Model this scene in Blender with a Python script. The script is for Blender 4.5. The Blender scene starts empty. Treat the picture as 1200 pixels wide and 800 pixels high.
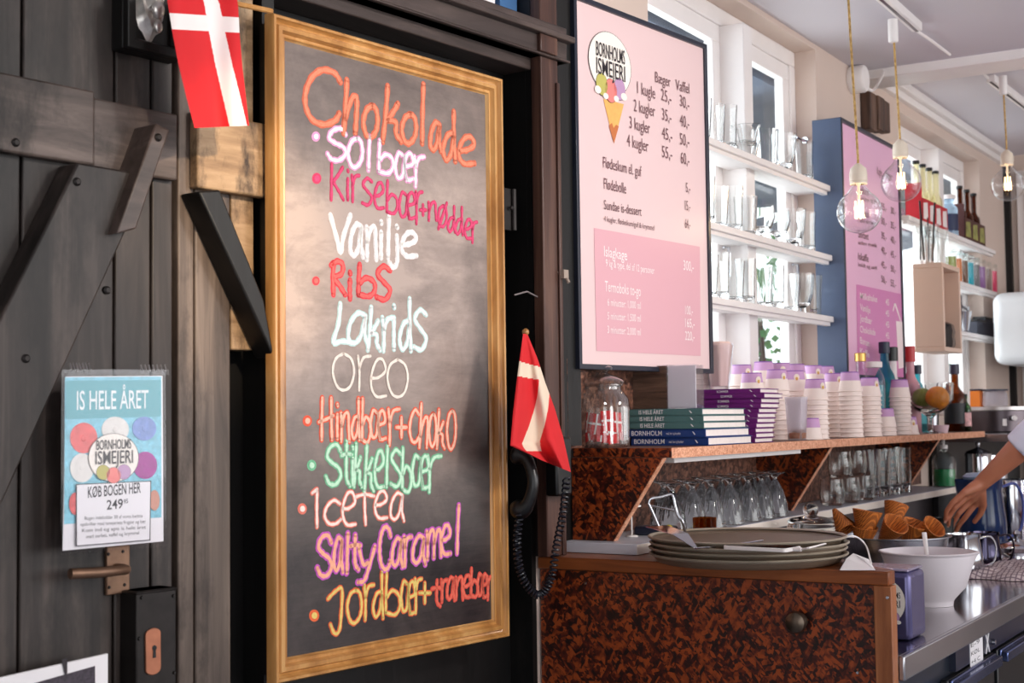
import bpy, bmesh, math, random
from mathutils import Vector as V, Matrix, noise
random.seed(7)
SC = bpy.context.scene
COL = SC.collection
R_ = math.radians

# ------------------------------------------------------------------ camera
EYE = 1.42
A, TH, RO, FP = R_(31.4), R_(3.2), R_(.75), 1667.0      # heading, pitch, roll, focal length in px of a 1200 px wide frame
F0 = V((math.cos(A), math.sin(A), 0)); R0 = V((math.sin(A), -math.cos(A), 0)); ZZ = V((0, 0, 1))
CF = F0*math.cos(TH) + ZZ*math.sin(TH); U0 = -F0*math.sin(TH) + ZZ*math.cos(TH)
CU = U0*math.cos(RO) + R0*math.sin(RO); CR = R0*math.cos(RO) - U0*math.sin(RO)
O = V((0, 0, EYE))
cd = bpy.data.cameras.new('camera'); cam = bpy.data.objects.new('camera', cd); COL.objects.link(cam)
cd.sensor_width = 36; cd.lens = 36*FP/1200; cd.clip_start = .05
cam.matrix_world = Matrix(((CR.x, CU.x, -CF.x, O.x), (CR.y, CU.y, -CF.y, O.y), (CR.z, CU.z, -CF.z, O.z), (0, 0, 0, 1)))
cd.dof.use_dof = True; cd.dof.focus_distance = 3.2; cd.dof.aperture_fstop = 7.1
SC.camera = cam

# ------------------------------------------------------------------ light and exposure
SC.view_settings.view_transform = 'Standard'; SC.view_settings.look = 'None'
SC.view_settings.gamma = 1; SC.view_settings.use_curve_mapping = False
SC.view_settings.exposure = 0.0
w = bpy.data.worlds.new('world'); SC.world = w; w.use_nodes = True
bg = w.node_tree.nodes['Background']; bg.inputs[0].default_value = (.93, .97, 1, 1); bg.inputs[1].default_value = 2.2

def area(name, loc, target, sx, sy, power, color):
    l = bpy.data.lights.new(name, 'AREA'); l.shape = 'RECTANGLE'; l.size = sx; l.size_y = sy; l.energy = power; l.color = color
    o = bpy.data.objects.new(name, l); COL.objects.link(o); o.location = loc
    o.rotation_euler = (V(target) - V(loc)).to_track_quat('-Z', 'Y').to_euler()
    return o
area('shopfront_daylight', (3.9, -3.55, 1.85), (3.9, 2, 1.7), 5.4, 1.5, 70, (1, .965, .94))
area('entrance_daylight', (-1.9, -1.1, 1.6), (2.6, 1.6, 1.3), 2.2, 2.0, 5, (1, .95, .9))
def spot(name, loc, target, size, blend, power, color, soft):
    l = bpy.data.lights.new(name, 'SPOT'); l.energy = power; l.color = color; l.spot_size = R_(size); l.spot_blend = blend; l.shadow_soft_size = soft
    o = bpy.data.objects.new(name, l); COL.objects.link(o); o.location = loc; o.rotation_euler = (V(target) - V(loc)).to_track_quat('-Z', 'Y').to_euler()
spot('warm_spotlight', (1.05, -.5, 2.55), (1.90, 1.76, 1.74), 13, .7, 230, (1, .76, .48), .03)
spot('added_wall_spot', (2.5, -1.2, 2.66), (2.7, 1.65, 2.0), 56, 1, 270, (1, .94, .88), .2)  # unseen spot added to brighten board and menus, fading towards the floor
spot('added_wall_spot', (1.0, -.9, 2.66), (1.5, 1.8, 2.0), 50, 1, 110, (1, .94, .88), .15)  # second unseen spot, added to lift the left door leaf
area('window_daylight', (4.15, 2.0, 2.1), (4.15, 0, 1.7), 1.3, 1.1, 14, (.93, .97, 1))
area('window_daylight', (6.5, 2.0, 2.1), (6.5, 0, 1.7), 1.3, 1.0, 14, (.93, .97, 1))

# ------------------------------------------------------------------ from a pixel to a point on a known plane
def ray(x, y): return CF + CR*((x-600)/FP) + CU*((400-y)/FP)
def onpl(x, y, p, n): d = ray(x, y); return O + d*((V(p)-O).dot(n)/d.dot(n))
def onX(x, y, c): return onpl(x, y, (c, 0, 0), V((1, 0, 0)))
def onY(x, y, c): return onpl(x, y, (0, c, 0), V((0, 1, 0)))
def onZ(x, y, c): return onpl(x, y, (0, 0, c), V((0, 0, 1)))
def dep(x, y, d): return O + ray(x, y)*d
DA = R_(6.8)                                            # the door wall stands at a small angle to the counter
DU = V((math.cos(DA), -math.sin(DA), 0)); DN = V((-math.sin(DA), -math.cos(DA), 0)); D0 = V((2.86, 1.65, 0))
def DP(s, t, z): return D0 + DU*s + DN*t + ZZ*z         # door-wall coordinates: along, out of the wall, up
def onD(x, y, t=0): return onpl(x, y, D0 + DN*t, DN)
def sz(x, y, t=0): q = onD(x, y, t); return ((q-D0).dot(DU), q.z)
WY = 1.66                                               # face of the window wall

# ------------------------------------------------------------------ materials
def srgb(c):
    return tuple(((x/255)/12.92 if x/255 <= .04045 else ((x/255+.055)/1.055)**2.4) for x in c)
def nodes(name):
    m = bpy.data.materials.new(name); m.use_nodes = True
    nt = m.node_tree; return m, nt, nt.nodes['Principled BSDF']
def N(nt, kind, **kw):
    n = nt.nodes.new(kind)
    for k, v in kw.items():
        if k.startswith('i_'): n.inputs[k[2:].replace('_', ' ')].default_value = v
        else: setattr(n, k, v)
    return n
def ramp(nt, fac, stops):
    r = nt.nodes.new('ShaderNodeValToRGB'); e = r.color_ramp.elements
    while len(e) < len(stops): e.new(.5)
    for el, (p, c) in zip(e, stops): el.position = p; el.color = (*c, 1)
    nt.links.new(fac, r.inputs[0]); return r.outputs[0]
def coords(nt, scale=(1, 1, 1), rot=(0, 0, 0), loc=(0, 0, 0)):
    t = nt.nodes.new('ShaderNodeTexCoord'); m = nt.nodes.new('ShaderNodeMapping')
    m.inputs['Scale'].default_value = scale; m.inputs['Rotation'].default_value = rot; m.inputs['Location'].default_value = loc
    nt.links.new(t.outputs['Object'], m.inputs[0]); return m.outputs[0]
def bump(nt, b, h, strength=.3, dist=.002):
    n = nt.nodes.new('ShaderNodeBump'); n.inputs['Strength'].default_value = strength; n.inputs['Distance'].default_value = dist
    nt.links.new(h, n.inputs['Height']); nt.links.new(n.outputs[0], b.inputs['Normal'])
_M = {}
def plain(name, rgb, rough=.5, metal=0, spec=.5, lin=False, var=.06, scale=14, **kw):
    """a colour with a faint noise over it"""
    if name in _M: return _M[name]
    m, nt, b = nodes(name); c = rgb if lin else srgb(rgb)
    n = N(nt, 'ShaderNodeTexNoise', i_Scale=scale, i_Detail=3.0); nt.links.new(coords(nt), n.inputs['Vector'])
    col = ramp(nt, n.outputs['Fac'], [(.25, tuple(x*(1-var) for x in c)), (.75, tuple(min(1, x*(1+var)) for x in c))])
    nt.links.new(col, b.inputs['Base Color'])
    b.inputs['Roughness'].default_value = rough; b.inputs['Metallic'].default_value = metal; b.inputs['Specular IOR Level'].default_value = spec
    for k, v in kw.items(): b.inputs[k.replace('_', ' ')].default_value = v
    _M[name] = m; return m
def wood(name, dark, mid, light, scale=(26, 26, 1.6), rough=.55, worn=None, wornamt=.6, wscale=4.0, spec=.4, bmp=.35):
    if name in _M: return _M[name]
    m, nt, b = nodes(name); L = nt.links.new
    n = N(nt, 'ShaderNodeTexNoise', i_Scale=1.0, i_Detail=7.0, i_Roughness=.62, i_Distortion=.6); L(coords(nt, scale), n.inputs['Vector'])
    col = ramp(nt, n.outputs['Fac'], [(.3, srgb(dark)), (.52, srgb(mid)), (.74, srgb(light))])
    if worn:
        n2 = N(nt, 'ShaderNodeTexNoise', i_Scale=wscale, i_Detail=6.0, i_Roughness=.7); L(coords(nt, (1, 1, .45)), n2.inputs['Vector'])
        f = ramp(nt, n2.outputs['Fac'], [(wornamt-.07, (0, 0, 0)), (wornamt+.1, (1, 1, 1))])
        mx = N(nt, 'ShaderNodeMix', data_type='RGBA'); L(f, mx.inputs[0]); L(col, mx.inputs[6]); mx.inputs[7].default_value = (*srgb(worn), 1)
        col = mx.outputs[2]
    L(col, b.inputs['Base Color']); b.inputs['Roughness'].default_value = rough; b.inputs['Specular IOR Level'].default_value = spec
    bump(nt, b, n.outputs['Fac'], bmp, .003)
    _M[name] = m; return m
def osb(name, cols, rough=.35, sc=26):
    """pressed flake board: two layers of long flakes lying at different angles"""
    if name in _M: return _M[name]
    m, nt, b = nodes(name); L = nt.links.new
    nz = N(nt, 'ShaderNodeTexNoise', i_Scale=9.0, i_Detail=2.0); L(coords(nt), nz.inputs['Vector'])
    outs = []
    for k, (rot, s) in enumerate((((.5, .2, .3), (1.6, 1.0, 5.2)), ((-.75, .1, -.4), (1.5, .8, 4.4)), ((1.45, .5, .8), (1.4, 1.0, 5.6)))):
        mp0 = coords(nt, tuple(x/sc*.2 for x in s), rot, (k*.31, k*.17, k*.09)); mp0.node.vector_type = 'TEXTURE'; mp = mp0
        ad = N(nt, 'ShaderNodeVectorMath', operation='ADD'); sl = N(nt, 'ShaderNodeVectorMath', operation='SCALE'); sl.inputs[3].default_value = 1.3
        L(nz.outputs['Color'], sl.inputs[0]); L(mp, ad.inputs[0]); L(sl.outputs[0], ad.inputs[1])
        v = N(nt, 'ShaderNodeTexVoronoi', i_Scale=1.0); L(ad.outputs[0], v.inputs['Vector'])
        sp = nt.nodes.new('ShaderNodeSeparateColor'); L(v.outputs['Color'], sp.inputs[0]); outs.append(sp.outputs)
    mx = N(nt, 'ShaderNodeMix', data_type='FLOAT'); gt = N(nt, 'ShaderNodeMath', operation='GREATER_THAN'); gt.inputs[1].default_value = .5
    L(outs[0][1], gt.inputs[0]); L(gt.outputs[0], mx.inputs[0]); L(outs[0][0], mx.inputs[2]); L(outs[1][0], mx.inputs[3])
    mx2 = N(nt, 'ShaderNodeMix', data_type='FLOAT'); gt2 = N(nt, 'ShaderNodeMath', operation='GREATER_THAN'); gt2.inputs[1].default_value = .6
    L(outs[1][1], gt2.inputs[0]); L(gt2.outputs[0], mx2.inputs[0]); L(mx.outputs[0], mx2.inputs[2]); L(outs[2][0], mx2.inputs[3])
    n3 = N(nt, 'ShaderNodeTexNoise', i_Scale=60.0, i_Detail=4.0); L(coords(nt), n3.inputs['Vector'])
    m3 = N(nt, 'ShaderNodeMath', operation='MULTIPLY_ADD'); L(n3.outputs['Fac'], m3.inputs[0]); m3.inputs[1].default_value = .75
    ms = N(nt, 'ShaderNodeMath', operation='MULTIPLY'); L(mx2.outputs[0], ms.inputs[0]); ms.inputs[1].default_value = .52; L(ms.outputs[0], m3.inputs[2])
    L(ramp(nt, m3.outputs[0], [(p, srgb(c)) for p, c in cols]), b.inputs['Base Color'])
    b.inputs['Roughness'].default_value = rough; bump(nt, b, mx2.outputs[0], .15, .002)
    _M[name] = m; return m
def glass(name, tint=(1, 1, 1), refl=1.0, rough=.02, body=0.0):
    """thin clear wall: lets light through, mirrors at its grazing angles"""
    if name in _M: return _M[name]
    m, nt, b = nodes(name); nt.nodes.remove(b); L = nt.links.new; out = nt.nodes['Material Output']
    t = N(nt, 'ShaderNodeBsdfTransparent'); t.inputs[0].default_value = (*tint, 1)
    g = N(nt, 'ShaderNodeBsdfGlossy'); g.inputs['Roughness'].default_value = rough
    fr = N(nt, 'ShaderNodeLayerWeight'); fr.inputs['Blend'].default_value = .35
    mu = N(nt, 'ShaderNodeMath', operation='MULTIPLY_ADD'); mu.inputs[1].default_value = .75*refl; mu.inputs[2].default_value = .045*refl; mu.use_clamp = True
    L(fr.outputs['Facing'], mu.inputs[0])
    pw = N(nt, 'ShaderNodeMath', operation='POWER'); pw.inputs[1].default_value = 1.6; L(mu.outputs[0], pw.inputs[0])
    s = N(nt, 'ShaderNodeMixShader'); L(pw.outputs[0], s.inputs[0]); L(t.outputs[0], s.inputs[1]); L(g.outputs[0], s.inputs[2])
    if body:
        d = N(nt, 'ShaderNodeBsdfTranslucent'); d.inputs[0].default_value = (*tint, 1)
        s2 = N(nt, 'ShaderNodeMixShader'); s2.inputs[0].default_value = body; L(s.outputs[0], s2.inputs[1]); L(d.outputs[0], s2.inputs[2]); s = s2
    L(s.outputs[0], out.inputs[0]); _M[name] = m; return m
def clearglass(name, tint=(1, 1, 1), rough=0.0):
    """solid clear glass that bends the light"""
    if name in _M: return _M[name]
    m, nt, b = nodes(name); b.inputs['Base Color'].default_value = (*tint, 1); b.inputs['Transmission Weight'].default_value = 1; b.inputs['Roughness'].default_value = rough; b.inputs['IOR'].default_value = 1.45
    _M[name] = m; return m
def emit(name, rgb, strength):
    if name in _M: return _M[name]
    m, nt, b = nodes(name); b.inputs['Base Color'].default_value = (*rgb, 1); b.inputs['Emission Color'].default_value = (*rgb, 1); b.inputs['Emission Strength'].default_value = strength
    _M[name] = m; return m

# ------------------------------------------------------------------ mesh builder
class MB:
    def __init__(s): s.v = []; s.f = []; s.mi = []; s.cur = 0
    def mat(s, i): s.cur = i; return s
    def add(s, vs, fs):
        b = len(s.v); s.v += [V(p) for p in vs]
        for f in fs: s.f.append([b+i for i in f]); s.mi.append(s.cur)
        return s
    def hexa(s, p): return s.add(p, [(0, 3, 2, 1), (4, 5, 6, 7), (0, 1, 5, 4), (1, 2, 6, 5), (2, 3, 7, 6), (3, 0, 4, 7)])
    def box(s, x0, x1, y0, y1, z0, z1):
        return s.hexa([(x0, y0, z0), (x1, y0, z0), (x1, y1, z0), (x0, y1, z0), (x0, y0, z1), (x1, y0, z1), (x1, y1, z1), (x0, y1, z1)])
    def dbox(s, a0, a1, t0, t1, z0, z1):
        return s.hexa([DP(a0, t1, z0), DP(a1, t1, z0), DP(a1, t0, z0), DP(a0, t0, z0), DP(a0, t1, z1), DP(a1, t1, z1), DP(a1, t0, z1), DP(a0, t0, z1)])
    def prism(s, pts, vec):
        n = len(pts); vec = V(vec); pts = [V(p) for p in pts]
        return s.add(pts + [p+vec for p in pts], [tuple(range(n-1, -1, -1)), tuple(range(n, 2*n))] + [(i, (i+1) % n, (i+1) % n+n, i+n) for i in range(n)])
    def poly(s, pts): return s.add(pts, [tuple(range(len(pts)))])
    def lathe(s, c, prof, n=32, ribs=0, ra=0, rz=None, axis=None, a0=0):
        """prof: (radius, height) from bottom to top; ribs flute the wall between the heights in rz"""
        c = V(c); vs = []; fs = []; rows = []
        q = V((0, 0, 1)).rotation_difference(V(axis)) if axis is not None else None
        for (r, z) in prof:
            if r < 1e-6:
                p = V((0, 0, z)); p = (q @ p if q else p) + c; rows.append([len(vs)]); vs.append(p); continue
            row = []
            for i in range(n):
                a = a0 + 2*math.pi*i/n
                rr = r + (ra*math.cos(ribs*a) if ribs and (rz is None or rz[0] <= z <= rz[1]) else 0)
                p = V((rr*math.cos(a), rr*math.sin(a), z)); p = (q @ p if q else p) + c
                row.append(len(vs)); vs.append(p)
            rows.append(row)
        for a, b in zip(rows, rows[1:]):
            if len(a) == 1 and len(b) == 1: continue
            if len(a) == 1: fs += [(a[0], b[(i+1) % n], b[i]) for i in range(n)]
            elif len(b) == 1: fs += [(a[i], a[(i+1) % n], b[0]) for i in range(n)]
            else: fs += [(a[i], a[(i+1) % n], b[(i+1) % n], b[i]) for i in range(n)]
        return s.add(vs, fs)
    def tube(s, pts, r, n=8, closed=False, flat=1.0, up=None):
        pts = [V(p) for p in pts]; m = len(pts); rs = r if isinstance(r, (list, tuple)) else [r]*m
        vs = []; fs = []; u = None
        for i, p in enumerate(pts):
            if closed: t = pts[(i+1) % m] - pts[i-1]
            else: t = pts[min(i+1, m-1)] - pts[max(i-1, 0)]
            t = t.normalized() if t.length > 1e-9 else V((0, 0, 1))
            if u is None:
                u = V(up) if up is not None else (V((0, 0, 1)) if abs(t.z) < .9 else V((1, 0, 0)))
            u = (u - t*u.dot(t)).normalized(); w_ = t.cross(u)
            for k in range(n):
                a = 2*math.pi*k/n; vs.append(p + u*(math.cos(a)*rs[i]*flat) + w_*(math.sin(a)*rs[i]))
        for i in range(m if closed else m-1):
            j = (i+1) % m
            fs += [(i*n+k, i*n+(k+1) % n, j*n+(k+1) % n, j*n+k) for k in range(n)]
        if not closed: fs += [tuple(range(n-1, -1, -1)), tuple((m-1)*n+k for k in range(n))]
        return s.add(vs, fs)
    def ball(s, c, r, n=16, m=10):
        r = (r, r, r) if isinstance(r, (int, float)) else r; c = V(c); vs = [c + V((0, 0, -r[2]))]; fs = []
        for j in range(1, m):
            b = -math.pi/2 + math.pi*j/m
            vs += [c + V((r[0]*math.cos(b)*math.cos(2*math.pi*i/n), r[1]*math.cos(b)*math.sin(2*math.pi*i/n), r[2]*math.sin(b))) for i in range(n)]
        vs.append(c + V((0, 0, r[2]))); T = len(vs)-1
        for i in range(n): fs.append((0, 1+(i+1) % n, 1+i)); fs.append((T, T-n+i, T-n+(i+1) % n))
        for j in range(m-2):
            a = 1+j*n; fs += [(a+i, a+(i+1) % n, a+n+(i+1) % n, a+n+i) for i in range(n)]
        return s.add(vs, fs)
    def frame(s, P, a0, a1, z0, z1, prof):
        """mitred moulding round a rectangle; P(a, t, z) places a point, prof lists (inset, t)"""
        m = len(prof); vs = []
        for (ca, cz, da, dz) in ((a0, z0, 1, 1), (a1, z0, -1, 1), (a1, z1, -1, -1), (a0, z1, 1, -1)):
            vs += [P(ca+da*i, t, cz+dz*i) for i, t in prof]
        fs = []
        for k in range(4):
            a, b = k*m, ((k+1) % 4)*m
            fs += [(a+i, b+i, b+(i+1) % m, a+(i+1) % m) for i in range(m)]
        return s.add(vs, fs)
    def text(s, body, o, e1, e2, h, width=None, align='L', bold=0):
        """letters on a plane: o = left end of the baseline, h = height of a capital"""
        vs, fs, x0, x1 = glyphs(body, bold)
        sy = h/.7; sx = sy if width is None else width/max(1e-6, x1-x0)
        e1 = V(e1).normalized(); e2 = V(e2).normalized(); o = V(o)
        off = -x0*sx if align == 'L' else (-x1*sx if align == 'R' else -(x0+x1)/2*sx)
        return s.add([o + e1*(x*sx+off) + e2*(y*sy) for x, y in vs], fs)
    def build(s, name, mats, parent=None, loc=None, smooth=True, ang=38, bev=0, seg=2, sub=0):
        me = bpy.data.meshes.new(name)
        base = V(parent.location) if parent is not None and loc is None else V(loc) if loc is not None else V((0, 0, 0))
        if parent is not None and parent.parent is not None and loc is None: base = base + V(parent.parent.location)
        if s.v and loc is None and parent is None:
            xs = [p.x for p in s.v]; ys = [p.y for p in s.v]; base = V(((min(xs)+max(xs))/2, (min(ys)+max(ys))/2, min(p.z for p in s.v)))
        me.from_pydata([p-base for p in s.v], [], s.f)
        for mt in (mats if isinstance(mats, (list, tuple)) else [mats]): me.materials.append(mt)
        me.polygons.foreach_set('material_index', s.mi)
        bm = bmesh.new(); bm.from_mesh(me); bmesh.ops.recalc_face_normals(bm, faces=bm.faces); bm.to_mesh(me); bm.free()
        if smooth:
            me.polygons.foreach_set('use_smooth', [True]*len(me.polygons)); me.set_sharp_from_angle(angle=R_(ang))
        me.update()
        o = bpy.data.objects.new(name, me); COL.objects.link(o)
        if parent is not None: o.parent = parent
        else: o.location = base
        if bev:
            b = o.modifiers.new('bevel', 'BEVEL'); b.width = bev; b.segments = seg; b.limit_method = 'ANGLE'; b.angle_limit = R_(40)
        if sub:
            b = o.modifiers.new('subdivision', 'SUBSURF'); b.levels = sub; b.render_levels = sub
        return o
_G = {}
def glyphs(body, bold=0):
    k = (body, bold)
    if k in _G: return _G[k]
    c = bpy.data.curves.new('t', 'FONT'); c.body = body; c.size = 1; c.resolution_u = 3; c.offset = bold
    o = bpy.data.objects.new('t', c); COL.objects.link(o)
    me = bpy.data.meshes.new_from_object(o.evaluated_get(bpy.context.evaluated_depsgraph_get()))
    vs = [(v.co.x, v.co.y) for v in me.vertices]; fs = [tuple(p.vertices) for p in me.polygons]
    bpy.data.objects.remove(o); bpy.data.curves.remove(c); bpy.data.meshes.remove(me)
    xs = [v[0] for v in vs] or [0]; _G[k] = (vs, fs, min(xs), max(xs)); return _G[k]

def tag(o, label=None, cat=None, group=None, kind=None):
    for k, v in (('label', label), ('category', cat), ('group', group), ('kind', kind)):
        if v: o[k] = v
    return o
def thing(name, label, cat, loc, group=None):
    o = bpy.data.objects.new(name, None); COL.objects.link(o); o.empty_display_size = .05; o.location = loc
    return tag(o, label, cat, group)
def struct(o): o['kind'] = 'structure'; return o
def dup(o, loc, label, rz=0, group=None):
    c = o.copy(); COL.objects.link(c); c.location = loc; c.rotation_euler = (0, 0, rz); c['label'] = label
    if group: c['group'] = group
    for ch in list(o.children):
        d = ch.copy(); COL.objects.link(d); d.parent = c
        for g in list(ch.children): e = g.copy(); COL.objects.link(e); e.parent = d
    return c
def smoothpath(pts, k=6, closed=False):
    pts = [V(p) for p in pts]; n = len(pts)
    if n < 3: return pts
    out = []
    for i in range(n if closed else n-1):
        p0 = pts[(i-1) % n] if closed or i > 0 else pts[0]*2-pts[1]; p1 = pts[i]; p2 = pts[(i+1) % n]
        p3 = pts[(i+2) % n] if closed or i+2 < n else pts[-1]*2-pts[-2]
        for j in range(k):
            t = j/k; out.append(.5*((2*p1)+(p2-p0)*t+(2*p0-5*p1+4*p2-p3)*t*t+(3*p1-p0-3*p2+p3)*t**3))
    if not closed: out.append(pts[-1])
    return out
ORD = ['first', 'second', 'third', 'fourth', 'fifth', 'sixth', 'seventh', 'eighth', 'ninth', 'tenth', 'eleventh', 'twelfth', 'thirteenth', 'fourteenth', 'fifteenth', 'sixteenth']

# ------------------------------------------------------------------ palette
M_blackwood = wood('black tarred wood', (6, 5, 5), (11, 9, 9), (20, 17, 17), worn=(36, 31, 29), wornamt=.72, rough=.5)
M_door = wood('weathered dark plank', (32, 26, 24), (54, 46, 43), (86, 75, 70), worn=(17, 13, 12), wornamt=.55, wscale=4.0, rough=.5)
M_door2 = wood('worn pale plank', (58, 48, 43), (98, 84, 75), (134, 117, 105), worn=(44, 34, 30), wornamt=.56, wscale=7, rough=.5)
M_ledger = wood('weathered cross plank', (54, 46, 43), (86, 74, 69), (118, 103, 96), scale=(1.6, 26, 26), worn=(30, 24, 21), wornamt=.58, wscale=6)
M_ledger2 = wood('rough pale cross plank', (120, 92, 66), (160, 130, 98), (190, 160, 126), scale=(2, 26, 26), worn=(52, 38, 28), wornamt=.56, wscale=12)
M_lintel = wood('dark brown moulding wood', (46, 37, 34), (66, 55, 52), (90, 76, 71), scale=(1.6, 30, 30), rough=.4)
M_post = wood('red brown post wood', (48, 30, 26), (76, 50, 42), (112, 80, 66), scale=(30, 30, 1.4), rough=.4)
M_osb = osb('dark stained flake board', [(.22, (12, 4, 3)), (.46, (38, 9, 5)), (.62, (80, 23, 8)), (.84, (156, 70, 26))])
M_osbback = osb('brown flake board', [(.3, (40, 20, 15)), (.5, (84, 50, 38)), (.7, (116, 76, 60)), (.9, (150, 104, 84))], rough=.5)
M_osbedge = osb('raw flake board edge', [(.2, (150, 84, 60)), (.5, (206, 138, 104)), (.85, (236, 180, 148))], rough=.7, sc=90)
M_brownwood = wood('varnished brown wood', (92, 46, 20), (132, 70, 34), (160, 92, 48), scale=(26, 2, 26), rough=.35)
M_stile = wood('orange brown wood', (120, 66, 36), (158, 96, 58), (186, 124, 80), scale=(30, 30, 2), rough=.45)
M_gold = wood('golden pine moulding', (146, 94, 44), (190, 136, 76), (220, 174, 114), scale=(14, 14, 3), rough=.28, spec=.6, bmp=.1)
M_white = plain('white paint', (240, 234, 232), .45, var=.02)
M_wall = plain('warm white wall paint', (212, 192, 180), .7, var=.03, scale=3)
M_ceiling = plain('pale lilac grey ceiling paint', (208, 202, 208), .8, var=.02, scale=2)
M_floor = wood('pale blue grey floor boards', (120, 122, 132), (146, 148, 158), (170, 172, 182), scale=(2, 20, 20))
M_steel = plain('brushed steel', (176, 176, 182), .26, 1, var=.08, scale=6)
M_polished = plain('polished steel', (206, 208, 214), .1, 1, var=.03)
M_darksteel = plain('dark grey steel', (92, 84, 88), .3, 1, var=.05)
M_black = plain('black plastic', (11, 11, 13), .35)
M_iron = plain('aged iron', (40, 36, 35), .5, .6, var=.25, scale=40)
M_bronze = plain('worn bronze', (122, 94, 76), .45, .7, var=.25, scale=40)
M_copper = plain('worn copper plate', (168, 108, 82), .45, .6, var=.15, scale=50)
M_red = plain('red flag cloth', (206, 24, 32), .8, var=.05)
M_flagwhite = plain('white flag cloth', (236, 226, 224), .8, var=.03)
M_cream = plain('cream flag cloth', (226, 206, 184), .8, var=.03)
M_paper = plain('white paper', (240, 236, 238), .6, var=.02)
M_pages = plain('book paper', (238, 226, 220), .8, var=.05, scale=60)
M_ink = plain('dark ink', (44, 36, 42), .6)
G_clear = glass('clear glass', (.97, .985, .98))
G_jar = glass('clear jar glass', (.93, .96, .95), 1.1)
G_shelf = clearglass('clear drinking glass', (.99, 1, .995)); G_solid = clearglass('thick clear glass', (.98, 1, .99))
G_rib = glass('ribbed jar glass', (.96, .98, .98), 1.6, .03, .03)
G_pane = glass('window pane', (.97, .99, 1), .5)
G_acryl = glass('clear acrylic', (.95, .95, .97), .9)
G_frost = glass('milky clear plastic', (.92, .9, .92), .7, .15, .35)

# ------------------------------------------------------------------ the room
HB, HX0, HX1, HY = 3.2, -2.2, 7.78, -3.7
mb = MB(); mb.box(HX0, HX1+.1, HY-.1, 2.2, -.1, 0); struct(mb.build('floor', M_floor, loc=(0, 0, 0)))
mb = MB(); mb.box(HX0, 5.3, HY-.1, 1.95, 2.735, 2.86); mb.box(5.45, HX1+.1, HY-.1, 1.95, 2.785, 2.86); struct(mb.build('ceiling', M_ceiling, loc=(0, 0, 0)))
mb = MB(); mb.box(5.28, 5.46, HY, 1.68, 2.70, 2.84); struct(mb.build('trim_1', M_white, loc=(0, 0, 0), bev=.004))
mb = MB(); mb.box(5.46, HX1, 1.61, 1.67, 2.755, 2.79); mb.box(5.46, HX1, 1.635, 1.67, 2.725, 2.755); struct(mb.build('trim_2', M_white, loc=(0, 0, 0), bev=.004))
# window wall with its two openings
X1a, X1b, Z1a, Z1b = 3.45, 4.80, 1.42, 2.715
X2a, X2b, Z2a, Z2b = 5.80, 7.19, 1.42, 2.68
mb = MB()
for (a, b, c, d) in ((2.80, X1a, 0, 2.78), (X1b, X2a, 0, 2.78), (X2b, HX1+.1, 0, 2.78), (X1a, X1b, 0, Z1a), (X1a, X1b, Z1b, 2.78), (X2a, X2b, 0, Z2a), (X2a, X2b, Z2b, 2.78)):
    mb.box(a, b, WY, 1.80, c, d)
struct(mb.build('wall_back', M_wall, loc=(0, 0, 0)))
mb = MB(); mb.box(HX1-.03, HX1+.1, HY, 1.8, 0, 2.79); struct(mb.build('wall_end', M_wall, loc=(0, 0, 0)))
mb = MB(); mb.box(HX1-.07, HX1-.03, 1.63, WY, 0, 2.74); struct(mb.build('trim_3', M_blackwood, loc=(0, 0, 0)))
mb = MB(); mb.box(HX1-.055, HX1-.03, 1.44, 1.56, 0, 2.7); mb.box(HX1-.045, HX1-.03, 1.56, 1.6, 0, 2.7); struct(mb.build('trim_4', M_white, loc=(0, 0, 0), bev=.004))
# street side: low wall, piers and lintel around the wide shopfront windows the daylight comes through
mb = MB(); mb.box(HX0, HX1, HY-.1, HY, 0, .85); mb.box(HX0, HX1, HY-.1, HY, 2.65, 2.8)
for x in (HX0, 1.0, 6.75): mb.box(x, x+.25, HY-.1, HY, .85, 2.65)
struct(mb.build('wall_front', M_wall, loc=(0, 0, 0)))
mb = MB(); mb.box(HX0-.1, HX0, HY, -2.3, 0, 2.8); mb.box(HX0-.1, HX0, .2, 2.1, 0, 2.8); mb.box(HX0-.1, HX0, -2.3, .2, 2.75, 2.86); struct(mb.build('wall_right', M_wall, loc=(0, 0, 0)))

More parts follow.
